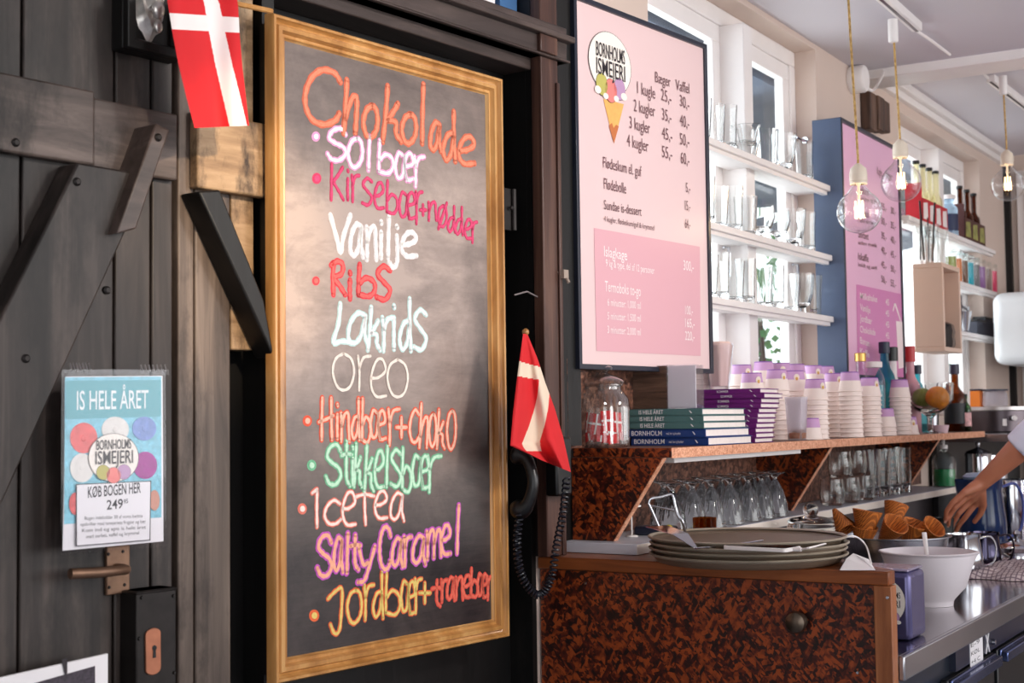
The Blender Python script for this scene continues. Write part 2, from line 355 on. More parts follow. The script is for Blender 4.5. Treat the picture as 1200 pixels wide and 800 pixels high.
# window casements and the posts between them
def window(name, xa, xb, za, zb, post):
    y0, y1 = 1.735, 1.785
    fr = MB(); fr.box(xa, xb, y0, y1, zb-.055, zb); fr.box(xa, xb, y0, y1, za, za+.05)
    fr.box(xa, xa+.05, y0, y1, za+.05, zb-.055); fr.box(xb-.05, xb, y0, y1, za+.05, zb-.055)
    fr.box(post, post+.07, WY+.002, y1, za+.05, zb-.055)
    root = struct(fr.build(name, M_white, loc=(0, 0, 0), bev=.004))
    for (a, b) in ((xa+.05, post), (post+.07, xb-.05)):
        s = MB(); yy0, yy1 = 1.742, 1.775; bw = .055
        s.box(a, b, yy0, yy1, zb-.055-bw, zb-.055); s.box(a, b, yy0, yy1, za+.05, za+.05+bw); s.box(a, a+bw, yy0, yy1, za+.05+bw, zb-.055-bw); s.box(b-bw, b, yy0, yy1, za+.05+bw, zb-.055-bw)
        s.build('sash', M_white, root, bev=.003)
        p = MB(); p.box(a+bw, b-bw, 1.757, 1.761, za+.05+bw, zb-.055-bw); p.build('pane', G_pane, root)
        h = MB(); h.tube([(b-.03, 1.735, 1.95), (b-.03, 1.715, 1.95), (b-.03, 1.715, 1.86)], .006); h.build('handle', M_polished, root)
    st = MB(); zc = zb-.32; st.tube([(xb-.004, 1.72, zc), (xb-.03, 1.70, zc), (xb-.05, 1.69, zc-.01), (xb-.10, 1.70, zc-.004)], .004); st.lathe((xb-.004, 1.70, zc), [(0, -.012), (.012, -.012), (.012, .012), (0, .012)], 12, axis=(1, 0, 0)); st.build('window_stay', M_polished, root)
window('window_1', X1a, X1b, Z1a, Z1b, 4.14)
window('window_2', X2a, X2b, Z2a, Z2b, 6.44)

# outside: eaves of the roof next door and the garden green
mb = MB(); mb.prism([(2.5, 1.81, 2.60), (2.5, 2.75, 2.42), (2.5, 2.75, 2.5), (2.5, 1.81, 2.72)], (6.4, 0, 0)); struct(mb.build('trim_5', plain('blue grey boards', (86, 98, 116), .7, var=.12, scale=8), loc=(0, 0, 0)))
mb = MB(); mb.box(2, 16, 1.9, 14, -.3, -.1); struct(mb.build('ground', plain('pale gravel', (190, 190, 180), .9), loc=(0, 0, 0)))
M_leaf = plain('garden leaf', (92, 140, 86), .6, var=.35, scale=20); M_bark = wood('bark', (60, 48, 40), (86, 70, 58), (110, 92, 78))
def shrub(label, c, h, r, n, sd):
    rnd = random.Random(sd); t = thing('garden_shrub', label, 'shrub', c, None); c = V(c)
    st = MB()
    for k in range(5):
        a = rnd.uniform(0, 6.28); st.tube(smoothpath([c, c+V((.1*math.cos(a), .1*math.sin(a), h*.4)), c+V((r*.6*math.cos(a), r*.6*math.sin(a), h*.85))], 4), [.03, .028, .026, .024, .02, .018, .016, .012, .008][:9], 6)
    st.build('stem', M_bark, t)
    lf = MB()
    for k in range(n):
        while True:
            d = V((rnd.uniform(-1, 1), rnd.uniform(-1, 1), rnd.uniform(-1, 1)))
            if .3 < d.length < 1: break
        p = c + V((d.x*r, d.y*r, h*.62 + d.z*h*.42)); a = V((rnd.uniform(-1, 1), rnd.uniform(-1, 1), rnd.uniform(-1, .3))).normalized()*rnd.uniform(.05, .09); b = a.cross(V((rnd.random(), rnd.random(), rnd.random()))).normalized()*.025
        lf.add([p, p+a*.5+b, p+a, p+a*.5-b], [(0, 1, 2, 3)])
    lf.build('foliage', M_leaf, t, smooth=False)
shrub('leafy green shrub outside the window beside the first pink menu', (8.0, 3.05, -.1), 2.75, .42, 560, 1)
shrub('thin garden shrub farther out behind the window shelves', (10.6, 3.9, -.1), 2.2, .5, 300, 2)
shrub('slim garden shrub outside the window left of the tall glasses', (6.75, 2.95, -.1), 2.5, .3, 260, 5)
shrub('green shrub outside the far window behind the white cube shelf', (12.4, 3.1, -.1), 2.0, .36, 260, 3)

# ------------------------------------------------------------------ the black barn door wall
mb = MB(); mb.dbox(-4.9, .06, -.16, -.06, 0, 2.78)
mb.dbox(-.87, -.84, -.06, -.004, 0, 2.24); struct(mb.build('wall_left', M_blackwood, loc=(0, 0, 0)))
def planks(name, edges, z0, z1, mat, t0=-.05, t1=0.0, gap=.004):
    m = MB()
    for a, b in zip(edges, edges[1:]): m.dbox(a+gap/2, b-gap/2, t0, t1, z0, z1)
    return struct(m.build(name, mat, loc=DP(edges[0], 0, 0), bev=.003))
d1 = planks('door_1', [-2.35, -2.1, -1.87, -1.62, -1.375, -1.20, -1.125, -1.078], .05, 2.42, M_door)
mb = MB(); mb.dbox(-2.35, -1.255, 0, .022, 1.845, 1.968); mb.dbox(-1.255, -1.083, 0, .018, 1.842, 1.958); mb.build('ledger', M_ledger, d1, bev=.004)
mb = MB()      # long slanting brace
def quad_d(pts, t0, t1): return [DP(*sz(x, y, t1)[:1], t0, sz(x, y, t1)[1]) for x, y in pts], DN*(t1-t0)
p, v = quad_d([(91, 190), (172, 204), (152, 262), (-75, 760), (-190, 760)], 0, .05); mb.prism(p, v); mb.build('brace', M_door, d1, bev=.004)
mb = MB(); p, v = quad_d([(183, 144), (199, 152), (160, 268), (137, 274)], .0, .075); mb.prism(p, v); mb.build('latch_bar', M_lintel, d1, bev=.003)
mb = MB()
for x, y in ((185, 161), (18, 167), (90, 213), (125, 340), (30, 420)):
    q = onD(x, y, .05 if y > 200 else .022); mb.lathe(q-DN*.004, [(.0, 0), (.007, 0), (.007, .006), (.004, .009), (0, .009)], 10, axis=DN)
q = onD(185, 161, .075); mb.lathe(q-DN*.004, [(.0, 0), (.007, 0), (.007, .006), (.004, .009), (0, .009)], 10, axis=DN)
mb.build('bolt', M_iron, d1)
# handle on its plate and the big rim lock below
mb = MB(); s0, z1 = sz(122, 640); s1, z0 = sz(149, 694); mb.dbox(s0, s1, 0, .008, z0, z1)
hp = mb.build('handle_plate', M_bronze, d1, bev=.002)
mb = MB()
for (x, y) in ((127, 649), (144, 646), (128, 688), (146, 685)): mb.lathe(onD(x, y, .008), [(0, 0), (.003, 0), (.002, .002), (0, .002)], 8, axis=DN)
mb.build('screw', M_iron, hp)
mb = MB(); sh, zh = sz(146, 667, .03); q0 = DP(sh, .008, zh); mb.tube([q0, DP(sh, .035, zh)], .009, 10)
mb.tube(smoothpath([DP(sh, .035, zh), DP(sh-.03, .045, zh+.001), DP(sh-.07, .047, zh+.002), DP(sh-.112, .043, zh+.004)], 5), [.008]*6+[.0085]*10, 10)
mb.build('door_handle', M_bronze, d1)
mb = MB(); s0, z1 = sz(160, 693, .045); s1, z0 = sz(207, 800, .045); mb.dbox(s0, s1, 0, .045, z0-.03, z1); mb.dbox(s0-.002, s1+.001, 0, .047, z1-.006, z1)
lk = mb.build('rim_lock', M_iron, d1, bev=.003)
mb = MB(); s0, z1 = sz(171, 737, .049); s1, z0 = sz(189, 789, .049); sc, w2 = (s0+s1)/2, (s1-s0)/2
out = [DP(sc+w2*math.cos(a), .045, (z1-w2*.7 if math.sin(a) > 0 else z0+w2*.7)+w2*.7*math.sin(a)) for a in [2*math.pi*k/20 for k in range(20)]]
mb.prism(out, DN*.004); mb.build('escutcheon', M_copper, lk, bev=.001)
mb = MB(); q = onD(181, 759, .0495); mb.lathe(q, [(0, 0), (.0045, 0), (.0045, .0006), (0, .0006)], 12, axis=DN); mb.prism([q+DU*-.0022, q+DU*.0022, q+DU*.0032-ZZ*.016, q-DU*.0032-ZZ*.016], DN*.0006)
mb.build('keyhole', M_black, lk)
mb = MB()
for (x, y) in ((166, 700), (203, 698), (204, 788), (163, 748)): mb.lathe(onD(x, y, .045), [(0, 0), (.0035, 0), (.0025, .003), (0, .003)], 8, axis=DN)
mb.build('rivet', M_iron, lk)
# second leaf behind the chalkboard
d2 = planks('door_2', [-1.068, -1.03, sz(272, 500, 0)[0]], .05, 2.24, M_door2, -.05, -.002)  # planks stop short; black backing stands in for the chalkboard's shadow
mb = MB(); sp_ = sz(272, 500, 0)[0]; mb.dbox(sp_+.002, sz(299, 300, 0)[0], -.05, -.003, 1.555, 2.24); mb.build('lit_plank_part', M_ledger2, d2, bev=.003)  # lit upper part alone, in paler wood; shaded lower part left out
mb = MB(); sa = sz(231, 150, .02)[0]; mb.dbox(sa, -.86, -.002, .022, 1.835, 1.972); mb.build('ledger', M_ledger2, d2, bev=.004)
mb = MB(); p, v = quad_d([(233, 224), (258, 222), (310, 352), (322, 420), (300, 372)], -.002, .05); mb.prism(p, v); mb.build('brace', M_blackwood, d2, bev=.004)
mb = MB(); q = onD(598, 245, .0); sA = (q-D0).dot(DU)
mb.dbox(-.19, sA+.006, 0, .006, q.z-.05, q.z+.045); mb.tube([DP(sA+.002, .008, q.z-.05), DP(sA+.002, .008, q.z+.045)], .007, 10); mb.lathe(DP(sA-.012, .012, q.z), [(0, 0), (.006, 0), (.004, .005), (0, .005)], 10, axis=DN)
mb.build('hinge', M_iron, d2, bev=.001)
# lintel with its two mouldings, the dark head above
mb = MB(); mb.dbox(-4.9, .03, -.06, .02, 2.225, 2.255); mb.dbox(-1.03, .02, -.05, .055, 2.252, 2.335); mb.dbox(-1.03, .028, -.05, .075, 2.298, 2.312)
mb.dbox(-1.03, .025, -.05, .062, 2.252, 2.258)
struct(mb.build('trim_6', M_lintel, loc=DP(-1, 0, 2.25), bev=.004))
mb = MB(); mb.dbox(-4.9, -1.03, -.06, .03, 2.42, 2.78); mb.dbox(-1.03, .02, -.06, -.03, 2.335, 2.78); struct(mb.build('trim_7', M_blackwood, loc=DP(-2, 0, 2.4)))
# post between the barn door and the shop wall, a grey conduit clipped along it
mb = MB(); pa_, pb_ = sz(637, 300, .05)[0], sz(657, 300, .05)[0]
mb.dbox(pa_, pb_, .02, .05, 1.114, 2.78); mb.dbox(pa_-.02, pb_-.02, .05, .066, 2.258, 2.30); mb.dbox(pb_-.012, pb_, .05, .056, 1.114, 2.2); struct(mb.build('trim_8', M_post, loc=DP(0, 0, 0), bev=.004))
mb = MB(); mb.dbox(pa_+.001, .105, -.06, .0195, 1.36, 2.78); mb.dbox(-.06, pa_, -.06, .004, 0, 2.25); struct(mb.build('trim_9', M_blackwood, loc=DP(0, 0, 1.4)))
mb = MB(); mb.prism([DP(.05, .02, 1.354), DP(.105, .0, 1.354), V((3.44, 1.645, 1.354)), V((3.44, 1.659, 1.354)), DP(.105, -.02, 1.354), DP(.05, 0, 1.354)], (0, 0, .21)); struct(mb.build('trim_10', M_osbback, loc=DP(.1, 0, 1.354)))
mb = MB(); mb.box(2.80, 3.0, 1.653, 1.66, 1.113, 1.353); struct(mb.build('trim_11', M_blackwood, loc=(2.9, 1.656, 1.113)))
t = thing('conduit', 'thin grey metal conduit running up the red brown post', 'pipe', DP(-.04, .055, .9))
mb = MB(); cs_ = sz(631, 300, .03)[0]; mb.tube([DP(cs_, .03, 1.13), DP(cs_, .03, 2.24)], .0065, 10); mb.build('pipe', plain('grey conduit', (120, 112, 116), .4, .4), t)
mb = MB(); mb.dbox(pb_-.01, pb_+.008, .0505, .066, 1.745, 1.765); mb.tube([DP(pb_, .066, 1.745), DP(pb_, .072, 1.735)], .004); mb.tube([DP(cs_, .03, 1.78), DP(pb_, .052, 1.755)], .003); mb.build('clip', plain('pale clip', (156, 140, 128), .5), t)
mb = MB(); mb.tube([DP(-.16, .03, 1.70), DP(-.12, .035, 1.71), DP(-.07, .03, 1.70)], .002, 6); mb.build('wire', plain('grey wire', (120, 110, 110), .5), t)

# window strip above the lintel: pink and white poster and a blue pane
mb = MB(); (a, z) = sz(532, -30, 0); (b, _) = sz(588, 0, 0); mb.dbox(a-.12, b, -.03, -.02, 2.335, 2.62)
t = thing('pink_poster', 'white and pink flower poster standing above the dark lintel', 'poster', DP(a, -.02, 2.335)); mb.build('sheet', M_paper, t)
mb = MB()
for x, y, r in ((552, 2, .02), (546, -6, .016), (560, -4, .015), (553, 7, .012)): mb.lathe(onD(x, y, -.0195), [(0, 0), (r, 0), (r*.9, .0006), (0, .0006)], 14, axis=DN)
mb.build('printed_flower', plain('print pink', (226, 96, 150), .6), t)
mb = MB(); (a, _) = sz(592, 0, 0); (b, _) = sz(612, 20, 0); mb.dbox(a, b, -.03, -.015, 2.335, 2.7); struct(mb.build('window_3', plain('blue grey dusk glass', (74, 112, 158), .15), loc=DP(a, 0, 2.34)))

# black plaque with a silver relief
t = thing('wall_plaque', 'black square wooden plaque with a silver relief ornament, above the barn door', 'plaque', DP(-1.15, 0, 2.06))
mb = MB(); s0, z0 = sz(148, 55, .04); s1, _ = sz(196, 62, .04); mb.dbox(s0, s1+.035, 0, .03, z0, z0+.25); mb.frame(DP, s0, s1+.035, z0, z0+.25, [(0, .03), (0, .045), (.016, .045), (.022, .03)]); mb.build('backboard', M_blackwood, t, bev=.002)
mb = MB(); sc, _ = sz(181, 20, .045); prof = [(0, .028), (.012, .026), (.02, .012), (.026, .014), (.03, .004), (.034, 0)]
cz = z0+.118; ring = 28; vs = []; fs = []
for i, (r, h) in enumerate(prof):
    for k in range(ring):
        a = 2*math.pi*k/ring; rr = r*(1+.05*math.cos(8*a)) if i > 1 else r; vs.append(DP(sc+rr*.95*math.cos(a), .03+h*(1+.25*math.sin(5*a)*(i < 4)), cz+rr*2.85*math.sin(a)))
for i in range(len(prof)-1): fs += [(i*ring+k, i*ring+(k+1) % ring, (i+1)*ring+(k+1) % ring, (i+1)*ring+k) for k in range(ring)]
mb.add(vs, fs)
for dz, r in ((.0, .018), (-.045, .013), (.045, .013), (-.075, .009), (.07, .01)): mb.ball(DP(sc, .055, cz+dz), (r*1.0, r*.7, r*1.3), 12, 8)
mb.build('silver_relief', plain('tarnished silver', (226, 220, 214), .3, .7, var=.3, scale=60), t)

# poster in its clear sleeve
def on_sheet(t0):
    return lambda x, y, l=0: onD(x, y, t0+l)
PT = .054
t = thing('ice_cream_poster', 'teal and white ice cream book poster in a clear sleeve on the barn door', 'poster', onD(132, 645, .05))
P = on_sheet(PT)
mb = MB(); mb.prism([P(77, 441), (P(190, 440)), P(191, 634), P(73, 645)], DN*.0012)
sheet = mb.build('sheet', M_paper, t)
def region(pts, l, mat, name, par=None, P=P):
    m = MB(); m.prism([P(x, y, l) for x, y in pts], DN*.0004); return m.build(name, mat, par or t, smooth=False)
def disc(mb, P, x, y, rx, ry, l, n=28, th=.0004):
    mb.prism([P(x+rx*math.cos(2*math.pi*k/n), y+ry*math.sin(2*math.pi*k/n), l) for k in range(n)], DN*th)
M_teal = plain('poster teal', (96, 168, 178), .5, var=.05); M_teal2 = plain('poster pale blue', (128, 196, 214), .5, var=.25, scale=120)
region([(76, 442), (189, 441), (189, 606), (75, 614)], .0014, M_teal2, 'printed_picture')
region([(77, 446), (188, 445), (188, 488), (77, 491)], .0020, M_teal, 'printed_banner')
mb = MB()
for i, (x, y, rx, ry, c) in enumerate(((98, 513, 16, 18, 0), (135, 503, 16, 15, 1), (169, 502, 14, 14, 2), (96, 548, 14, 17, 1), (170, 545, 14, 16, 3), (88, 590, 7, 13, 0), (181, 586, 6, 12, 4))):
    mb.mat(c); disc(mb, P, x, y, rx, ry, .0022+.0003*i)
    mb.mat(c); mb.ball(P(x, y, .0022), (.006, .002, .006), 8, 6)
mb.build('printed_scoops', [plain('scoop red', (226, 104, 104), .6, var=.2, scale=90), plain('scoop white', (226, 222, 216), .6, var=.1, scale=90), plain('scoop blue', (126, 150, 206), .6, var=.2, scale=90), plain('scoop magenta', (160, 40, 140), .6, var=.25, scale=90), plain('scoop peach', (210, 150, 130), .6)], t, smooth=False)
e2 = ZZ
def txt(mb, P, body, x0, x1, y0, y1, h, l, bold=0, e=None):
    a, b = P(x0, y0, l), P(x1, y1, l); mb.text(body, a, b-a, e or ZZ, h, (b-a).length, bold=bold)
mb = MB(); txt(mb, P, 'IS HELE ÅRET', 90, 174, 480, 478, .03, .0032, .008); mb.build('printed_title', plain('pale title', (232, 240, 240), .5), t, smooth=False)
def emblem(P, x, y, rx, ry, l, par, lines, k=1.0, th=.0004, up=0.0):
    """oval badge with two lines of lettering over three scoops"""
    m = MB(); disc(m.mat(0), P, x, y, rx*1.025, ry*1.02, l, 36, th); disc(m.mat(1), P, x, y, rx, ry, l+.0005, 36, th)
    sy = ry; ks = rx*.045/.0009 if rx < 200 else 1
    for (dx, dy, r, c) in ((-.42, .74, .27, 3), (.42, .72, .27, 5), (0, .86, .29, 4)):
        dy -= up; disc(m.mat(2), P, x+dx*rx, y+dy*sy, r*rx*1.04, r*rx*1.04*1.1, l+.0008, 20, th); disc(m.mat(c), P, x+dx*rx, y+dy*sy, r*rx, r*rx*1.1, l+.0012, 20, th)
    for (dx, dy, r) in ((-.62, .95, .15), (.62, .93, .15), (-.25, 1.08, .12), (.25, 1.07, .12)) if not up else (): disc(m.mat(1), P, x+dx*rx, y+dy*sy, r*rx, r*rx*.7, l+.0016, 14, th)
    o = m.build('printed_badge', [plain('badge outline', (90, 74, 76), .6), plain('badge cream', (244, 236, 226), .6, var=.01), M_ink, plain('badge olive', (186, 178, 92), .6), plain('badge coral', (240, 128, 122), .6), plain('badge violet', (188, 148, 186), .6)], par, smooth=False)
    m = MB()
    for body, xx0, xx1, yy0, yy1, h in lines: txt(m, P, body, xx0, xx1, yy0, yy1, h, l+.0022, .006)
    m.build('printed_badge_text', M_ink, par, smooth=False); return o
emblem(P, 133, 536, 29, 28, .0046, t, [('BORNHOLMS', 113, 154, 527, 525, .0155), ('ISMEJERI', 112, 156, 544, 542, .021)], up=.12)
region([(89, 567), (177, 563), (176, 633), (89, 640)], .0050, M_ink, 'text_box_outline')
region([(90, 568), (176, 564), (175, 632), (90, 639)], .0056, M_paper, 'text_box')
mb = MB(); txt(mb, P, 'KØB BOGEN HER', 103, 165, 583, 577, .017, .0062, .012); txt(mb, P, '249', 125, 144, 597, 595, .015, .0062, .012); txt(mb, P, '95', 145, 150, 590, 589, .007, .0062, .01)
for i, (s_, a, b) in enumerate((('Bogen indeholder 50 af vores bedste', 99, 167), ('opskrifter med ismejeriets frugter og bær', 94, 171), ('Kom ind og spis is hele året', 96, 171), ('med sorbet, vaffel og krymmel', 101, 163))):
    txt(mb, P, s_, a, b, 609+i*7.2, 606+i*6.6, .0055, .0062)
mb.build('printed_text', M_ink, t, smooth=False)
mb = MB(); mb.prism([P(72, 433, .009), P(194, 433, .009), P(195, 640, .009), P(71, 650, .009)], DN*.0004)
mb.prism([P(72, 433, .0), P(194, 433, .0), P(194, 439, 0), P(72, 440, .0)], DN*.009); mb.build('plastic_sleeve', glass('plastic sleeve', (.98, .98, .99), .55, .06), t)
mb = MB()
for x0, x1, y in ((82, 104, 428), (165, 193, 430)):
    for k in range(7): a = x0+(x1-x0)*k/6; mb.tube([P(a, y-3, .002), P(a+2, y+5, .004)], .0012, 5)
mb.build('tape_shred', G_frost, t)

# framed notice at the foot of the door, only its top corner shows
t = thing('framed_notice', 'white framed dark notice low on the barn door', 'notice', onD(60, 800, .06))
N_ = on_sheet(.052)
mb = MB(); mb.prism([N_(-260, 851), N_(124, 765), N_(124, 1000), N_(-260, 1080)], DN*.006); mb.build('white_mount', M_paper, t, bev=.001)
mb = MB(); mb.prism([N_(-240, 880, .0065), N_(111, 780, .0065), N_(111, 1000, .0065), N_(-240, 1080, .0065)], DN*.001); mb.build('dark_print', plain('speckled dark print', (56, 46, 58), .4, var=.6, scale=200), t)
mb = MB(); q = N_(76, 786, .0078); mb.prism([q-DU*.006+ZZ*.018, q+DU*.004+ZZ*.02, q+DU*.004-ZZ*.004, q-DU*.0-ZZ*.006], DN*.0006); mb.build('printed_mark', M_ink, t)

# ------------------------------------------------------------------ the chalkboard
BT = .055
(s0, za) = sz(318, 10, BT); (s1, zb) = sz(591, 95, BT); (s2, zc) = sz(597, 748, BT); (s3, zd) = sz(325, 800, BT)
BS0, BS1, BZ0, BZ1 = (s0+s3)/2, (s1+s2)/2, (zc+zd)/2, (za+zb)/2
t = thing('chalkboard', 'tall gold framed chalkboard with flavours in coloured chalk, leaning on the barn door', 'chalkboard', DP((BS0+BS1)/2, .02, BZ0))
mb = MB(); mb.frame(DP, BS0, BS1, BZ0, BZ1, [(0, .032), (0, .05), (.003, .055), (.008, .055), (.011, .044), (.015, .042), (.019, .05), (.027, .051), (.031, .041), (.035, .041), (.038, .044), (.041, .036), (.046, .034), (.046, .032)]); mb.build('frame', M_gold, t, ang=50)
m, nt, b = nodes('chalk smeared slate with painted sheen'); L = nt.links.new
c1 = N(nt, 'ShaderNodeTexNoise', i_Scale=5.0, i_Detail=8.0, i_Roughness=.7, i_Distortion=.5); L(coords(nt, (1, 1, 1.2), loc=(.3, 0, .1)), c1.inputs['Vector'])
c2 = N(nt, 'ShaderNodeTexNoise', i_Scale=1.0, i_Detail=5.0, i_Roughness=.7); L(coords(nt, (14, 14, 190)), c2.inputs['Vector'])
base = ramp(nt, c2.outputs['Fac'], [(.3, srgb((19, 14, 17))), (.7, srgb((44, 35, 38)))])
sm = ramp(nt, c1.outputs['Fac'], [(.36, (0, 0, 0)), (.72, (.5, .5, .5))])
# chalk smears, plus daylight sheen painted brighter mid-board, fading to foot, top and right
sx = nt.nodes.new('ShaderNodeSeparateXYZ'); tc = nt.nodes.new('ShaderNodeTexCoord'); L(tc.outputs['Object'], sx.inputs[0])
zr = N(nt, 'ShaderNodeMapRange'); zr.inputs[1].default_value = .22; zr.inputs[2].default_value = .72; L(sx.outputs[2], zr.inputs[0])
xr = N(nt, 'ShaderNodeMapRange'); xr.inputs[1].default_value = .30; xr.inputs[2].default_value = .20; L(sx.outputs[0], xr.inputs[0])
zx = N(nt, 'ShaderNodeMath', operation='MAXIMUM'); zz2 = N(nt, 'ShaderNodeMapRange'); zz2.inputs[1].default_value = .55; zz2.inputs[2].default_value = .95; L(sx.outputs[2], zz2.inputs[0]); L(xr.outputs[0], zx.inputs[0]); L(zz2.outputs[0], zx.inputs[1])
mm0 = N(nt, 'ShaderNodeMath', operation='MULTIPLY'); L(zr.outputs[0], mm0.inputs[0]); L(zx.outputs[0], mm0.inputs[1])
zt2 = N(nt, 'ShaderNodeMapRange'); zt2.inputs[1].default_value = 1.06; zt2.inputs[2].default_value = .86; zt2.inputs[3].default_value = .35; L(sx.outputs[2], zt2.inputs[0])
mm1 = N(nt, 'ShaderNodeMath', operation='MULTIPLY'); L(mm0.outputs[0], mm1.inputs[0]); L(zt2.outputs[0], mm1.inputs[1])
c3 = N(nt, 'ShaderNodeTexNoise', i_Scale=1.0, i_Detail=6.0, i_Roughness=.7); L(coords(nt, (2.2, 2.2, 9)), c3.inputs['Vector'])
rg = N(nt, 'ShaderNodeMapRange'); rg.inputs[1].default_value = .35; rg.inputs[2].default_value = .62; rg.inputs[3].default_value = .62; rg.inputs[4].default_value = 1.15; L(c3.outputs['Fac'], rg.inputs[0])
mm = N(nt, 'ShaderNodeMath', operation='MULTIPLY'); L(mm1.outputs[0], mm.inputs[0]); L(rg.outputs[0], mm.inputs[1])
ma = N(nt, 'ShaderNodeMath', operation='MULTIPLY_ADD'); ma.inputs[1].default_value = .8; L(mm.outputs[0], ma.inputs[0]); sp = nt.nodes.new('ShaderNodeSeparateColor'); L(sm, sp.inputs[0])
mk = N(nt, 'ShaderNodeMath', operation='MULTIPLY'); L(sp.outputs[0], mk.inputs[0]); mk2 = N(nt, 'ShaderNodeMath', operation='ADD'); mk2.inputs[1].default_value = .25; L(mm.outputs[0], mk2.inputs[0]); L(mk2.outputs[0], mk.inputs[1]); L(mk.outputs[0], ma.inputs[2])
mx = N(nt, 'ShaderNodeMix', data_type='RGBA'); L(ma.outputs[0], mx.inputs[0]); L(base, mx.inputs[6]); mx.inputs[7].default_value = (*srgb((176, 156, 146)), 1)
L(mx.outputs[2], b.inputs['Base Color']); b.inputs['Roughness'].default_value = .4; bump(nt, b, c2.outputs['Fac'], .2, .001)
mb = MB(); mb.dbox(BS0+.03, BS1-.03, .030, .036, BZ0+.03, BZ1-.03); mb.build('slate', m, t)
mb = MB(); mb.dbox(BS0+.012, BS1-.012, .004, .0298, BZ0+.012, BZ1-.012); mb.build('backing', M_blackwood, t)

# chalk handwriting: strokes of each letter in a unit box, y down
GL = {
 'C': [[(.95, .22), (.8, .06), (.5, .0), (.22, .12), (.05, .38), (.04, .65), (.2, .9), (.5, 1), (.8, .93), (.92, .8)]],
 'h': [[(.28, 0), (.2, .5), (.08, 1)], [(.14, .75), (.5, .4), (.78, .3), (.9, .4), (.86, .7), (.8, 1)]],
 'o': [[(.6, .0), (.25, .12), (.03, .5), (.2, .9), (.5, 1), (.85, .8), (.97, .45), (.85, .1), (.6, 0)]],
 'k': [[(.3, 0), (.2, .5), (.05, 1)], [(.8, .32), (.5, .5), (.25, .62)], [(.3, .6), (.7, .66), (.7, .85), (.95, 1)]],
 'l': [[(.6, 0), (.5, .5), (.45, 1)]],
 'a': [[(.85, .1), (.5, .02), (.15, .35), (.08, .8), (.35, .95), (.65, .7), (.85, .1), (.8, .6), (.95, 1)]],
 'd': [[(.75, .42), (.35, .48), (.06, .75), (.25, .97), (.6, .85), (.8, .5)], [(.8, 0), (.8, .5), (.9, 1)]],
 'e': [[(.1, .5), (.5, .48), (.92, .3), (.75, .03), (.4, .05), (.1, .4), (.1, .75), (.4, .97), (.95, .95)]],
 'S': [[(.95, .2), (.7, .02), (.3, .08), (.1, .3), (.4, .46), (.8, .58), (.95, .78), (.65, .98), (.25, .97), (.03, .8)]],
 'b': [[(.15, 0), (.1, .5), (.08, .95)], [(.12, .6), (.5, .42), (.9, .55), (.95, .82), (.65, 1), (.1, .95)]],
 'æ': [[(.42, .12), (.2, .05), (.04, .45), (.15, .85), (.4, .8), (.5, .3), (.5, .1), (.52, .6), (.62, .95)], [(.5, .5), (.92, .4), (.85, .08), (.62, .12), (.52, .5), (.65, .92), (.98, .9)]],
 'r': [[(.12, .05), (.22, .5), (.2, 1)], [(.2, .4), (.5, .1), (.98, .05)]],
 'K': [[(.1, 0), (.08, .5), (.06, 1)], [(.9, .1), (.5, .35), (.15, .52)], [(.2, .5), (.6, .75), (.95, 1)]],
 'i': [[(.5, .32), (.45, .7), (.5, 1)], [(.5, .04), (.55, .08)]],
 's': [[(.9, .12), (.5, .0), (.15, .22), (.5, .45), (.9, .7), (.6, .97), (.1, .9)]],
 'n': [[(.1, .05), (.15, .5), (.12, 1)], [(.14, .5), (.45, .1), (.8, .08), (.85, .5), (.92, 1)]],
 'ø': [[(.6, .1), (.15, .25), (.1, .75), (.5, .92), (.88, .7), (.9, .3), (.6, .1)], [(.95, 0), (.05, 1)]],
 'V': [[(.0, 0), (.3, .6), (.5, 1), (.62, .6), (.98, .0)]],
 'j': [[(.7, .25), (.75, .6), (.7, .9), (.4, 1), (.05, .88)], [(.7, .02), (.74, .05)]],
 'R': [[(.15, .05), (.12, .5), (.15, 1)], [(.0, .12), (.45, .0), (.8, .12), (.7, .38), (.2, .5), (.6, .75), (.95, 1)]],
 'L': [[(.4, 0), (.3, .5), (.05, .96), (.5, .93), (1, .98)]],
 'O': [[(.5, 0), (.15, .15), (.02, .5), (.2, .88), (.5, 1), (.82, .88), (.98, .5), (.85, .15), (.5, 0)]],
 'c': [[(.95, .15), (.6, .0), (.2, .25), (.05, .65), (.3, .97), (.7, .98), (1, .8)]],
 'H': [[(.15, 0), (.1, .5), (.1, 1)], [(.8, 0), (.8, .5), (.85, 1)], [(-.1, .58), (.5, .5), (.95, .42)]],
 't': [[(.5, 0), (.45, .5), (.5, .85), (.8, 1)], [(0, .32), (.5, .28), (1, .3)]],
 'T': [[(.5, 0), (.5, .5), (.55, 1)], [(0, .22), (.5, .15), (1, .2)]],
 'I': [[(.6, .06), (.55, .5), (.6, 1)], [(-.2, .1), (.6, 0)]],
 'y': [[(.05, .05), (.3, .5), (.55, .45)], [(.95, 0), (.6, .6), (.35, .95), (.0, 1)]],
 'm': [[(.05, .1), (.1, .5), (.08, 1)], [(.08, .5), (.3, .08), (.5, .15), (.5, .95)], [(.5, .5), (.75, .06), (.92, .15), (.97, .9)]],
 'J': [[(-.1, .22), (.35, .05), (.75, .0), (.72, .5), (.6, .92), (.3, 1), (.05, .8)]],
 '+': [[(.5, 0), (.5, 1)], [(0, .5), (1, .5)]],
 '.': [[(.5, 0), (.1, .3), (.1, .7), (.5, 1), (.9, .7), (.9, .3), (.5, 0)], [(.5, .25), (.5, .75)]],
}
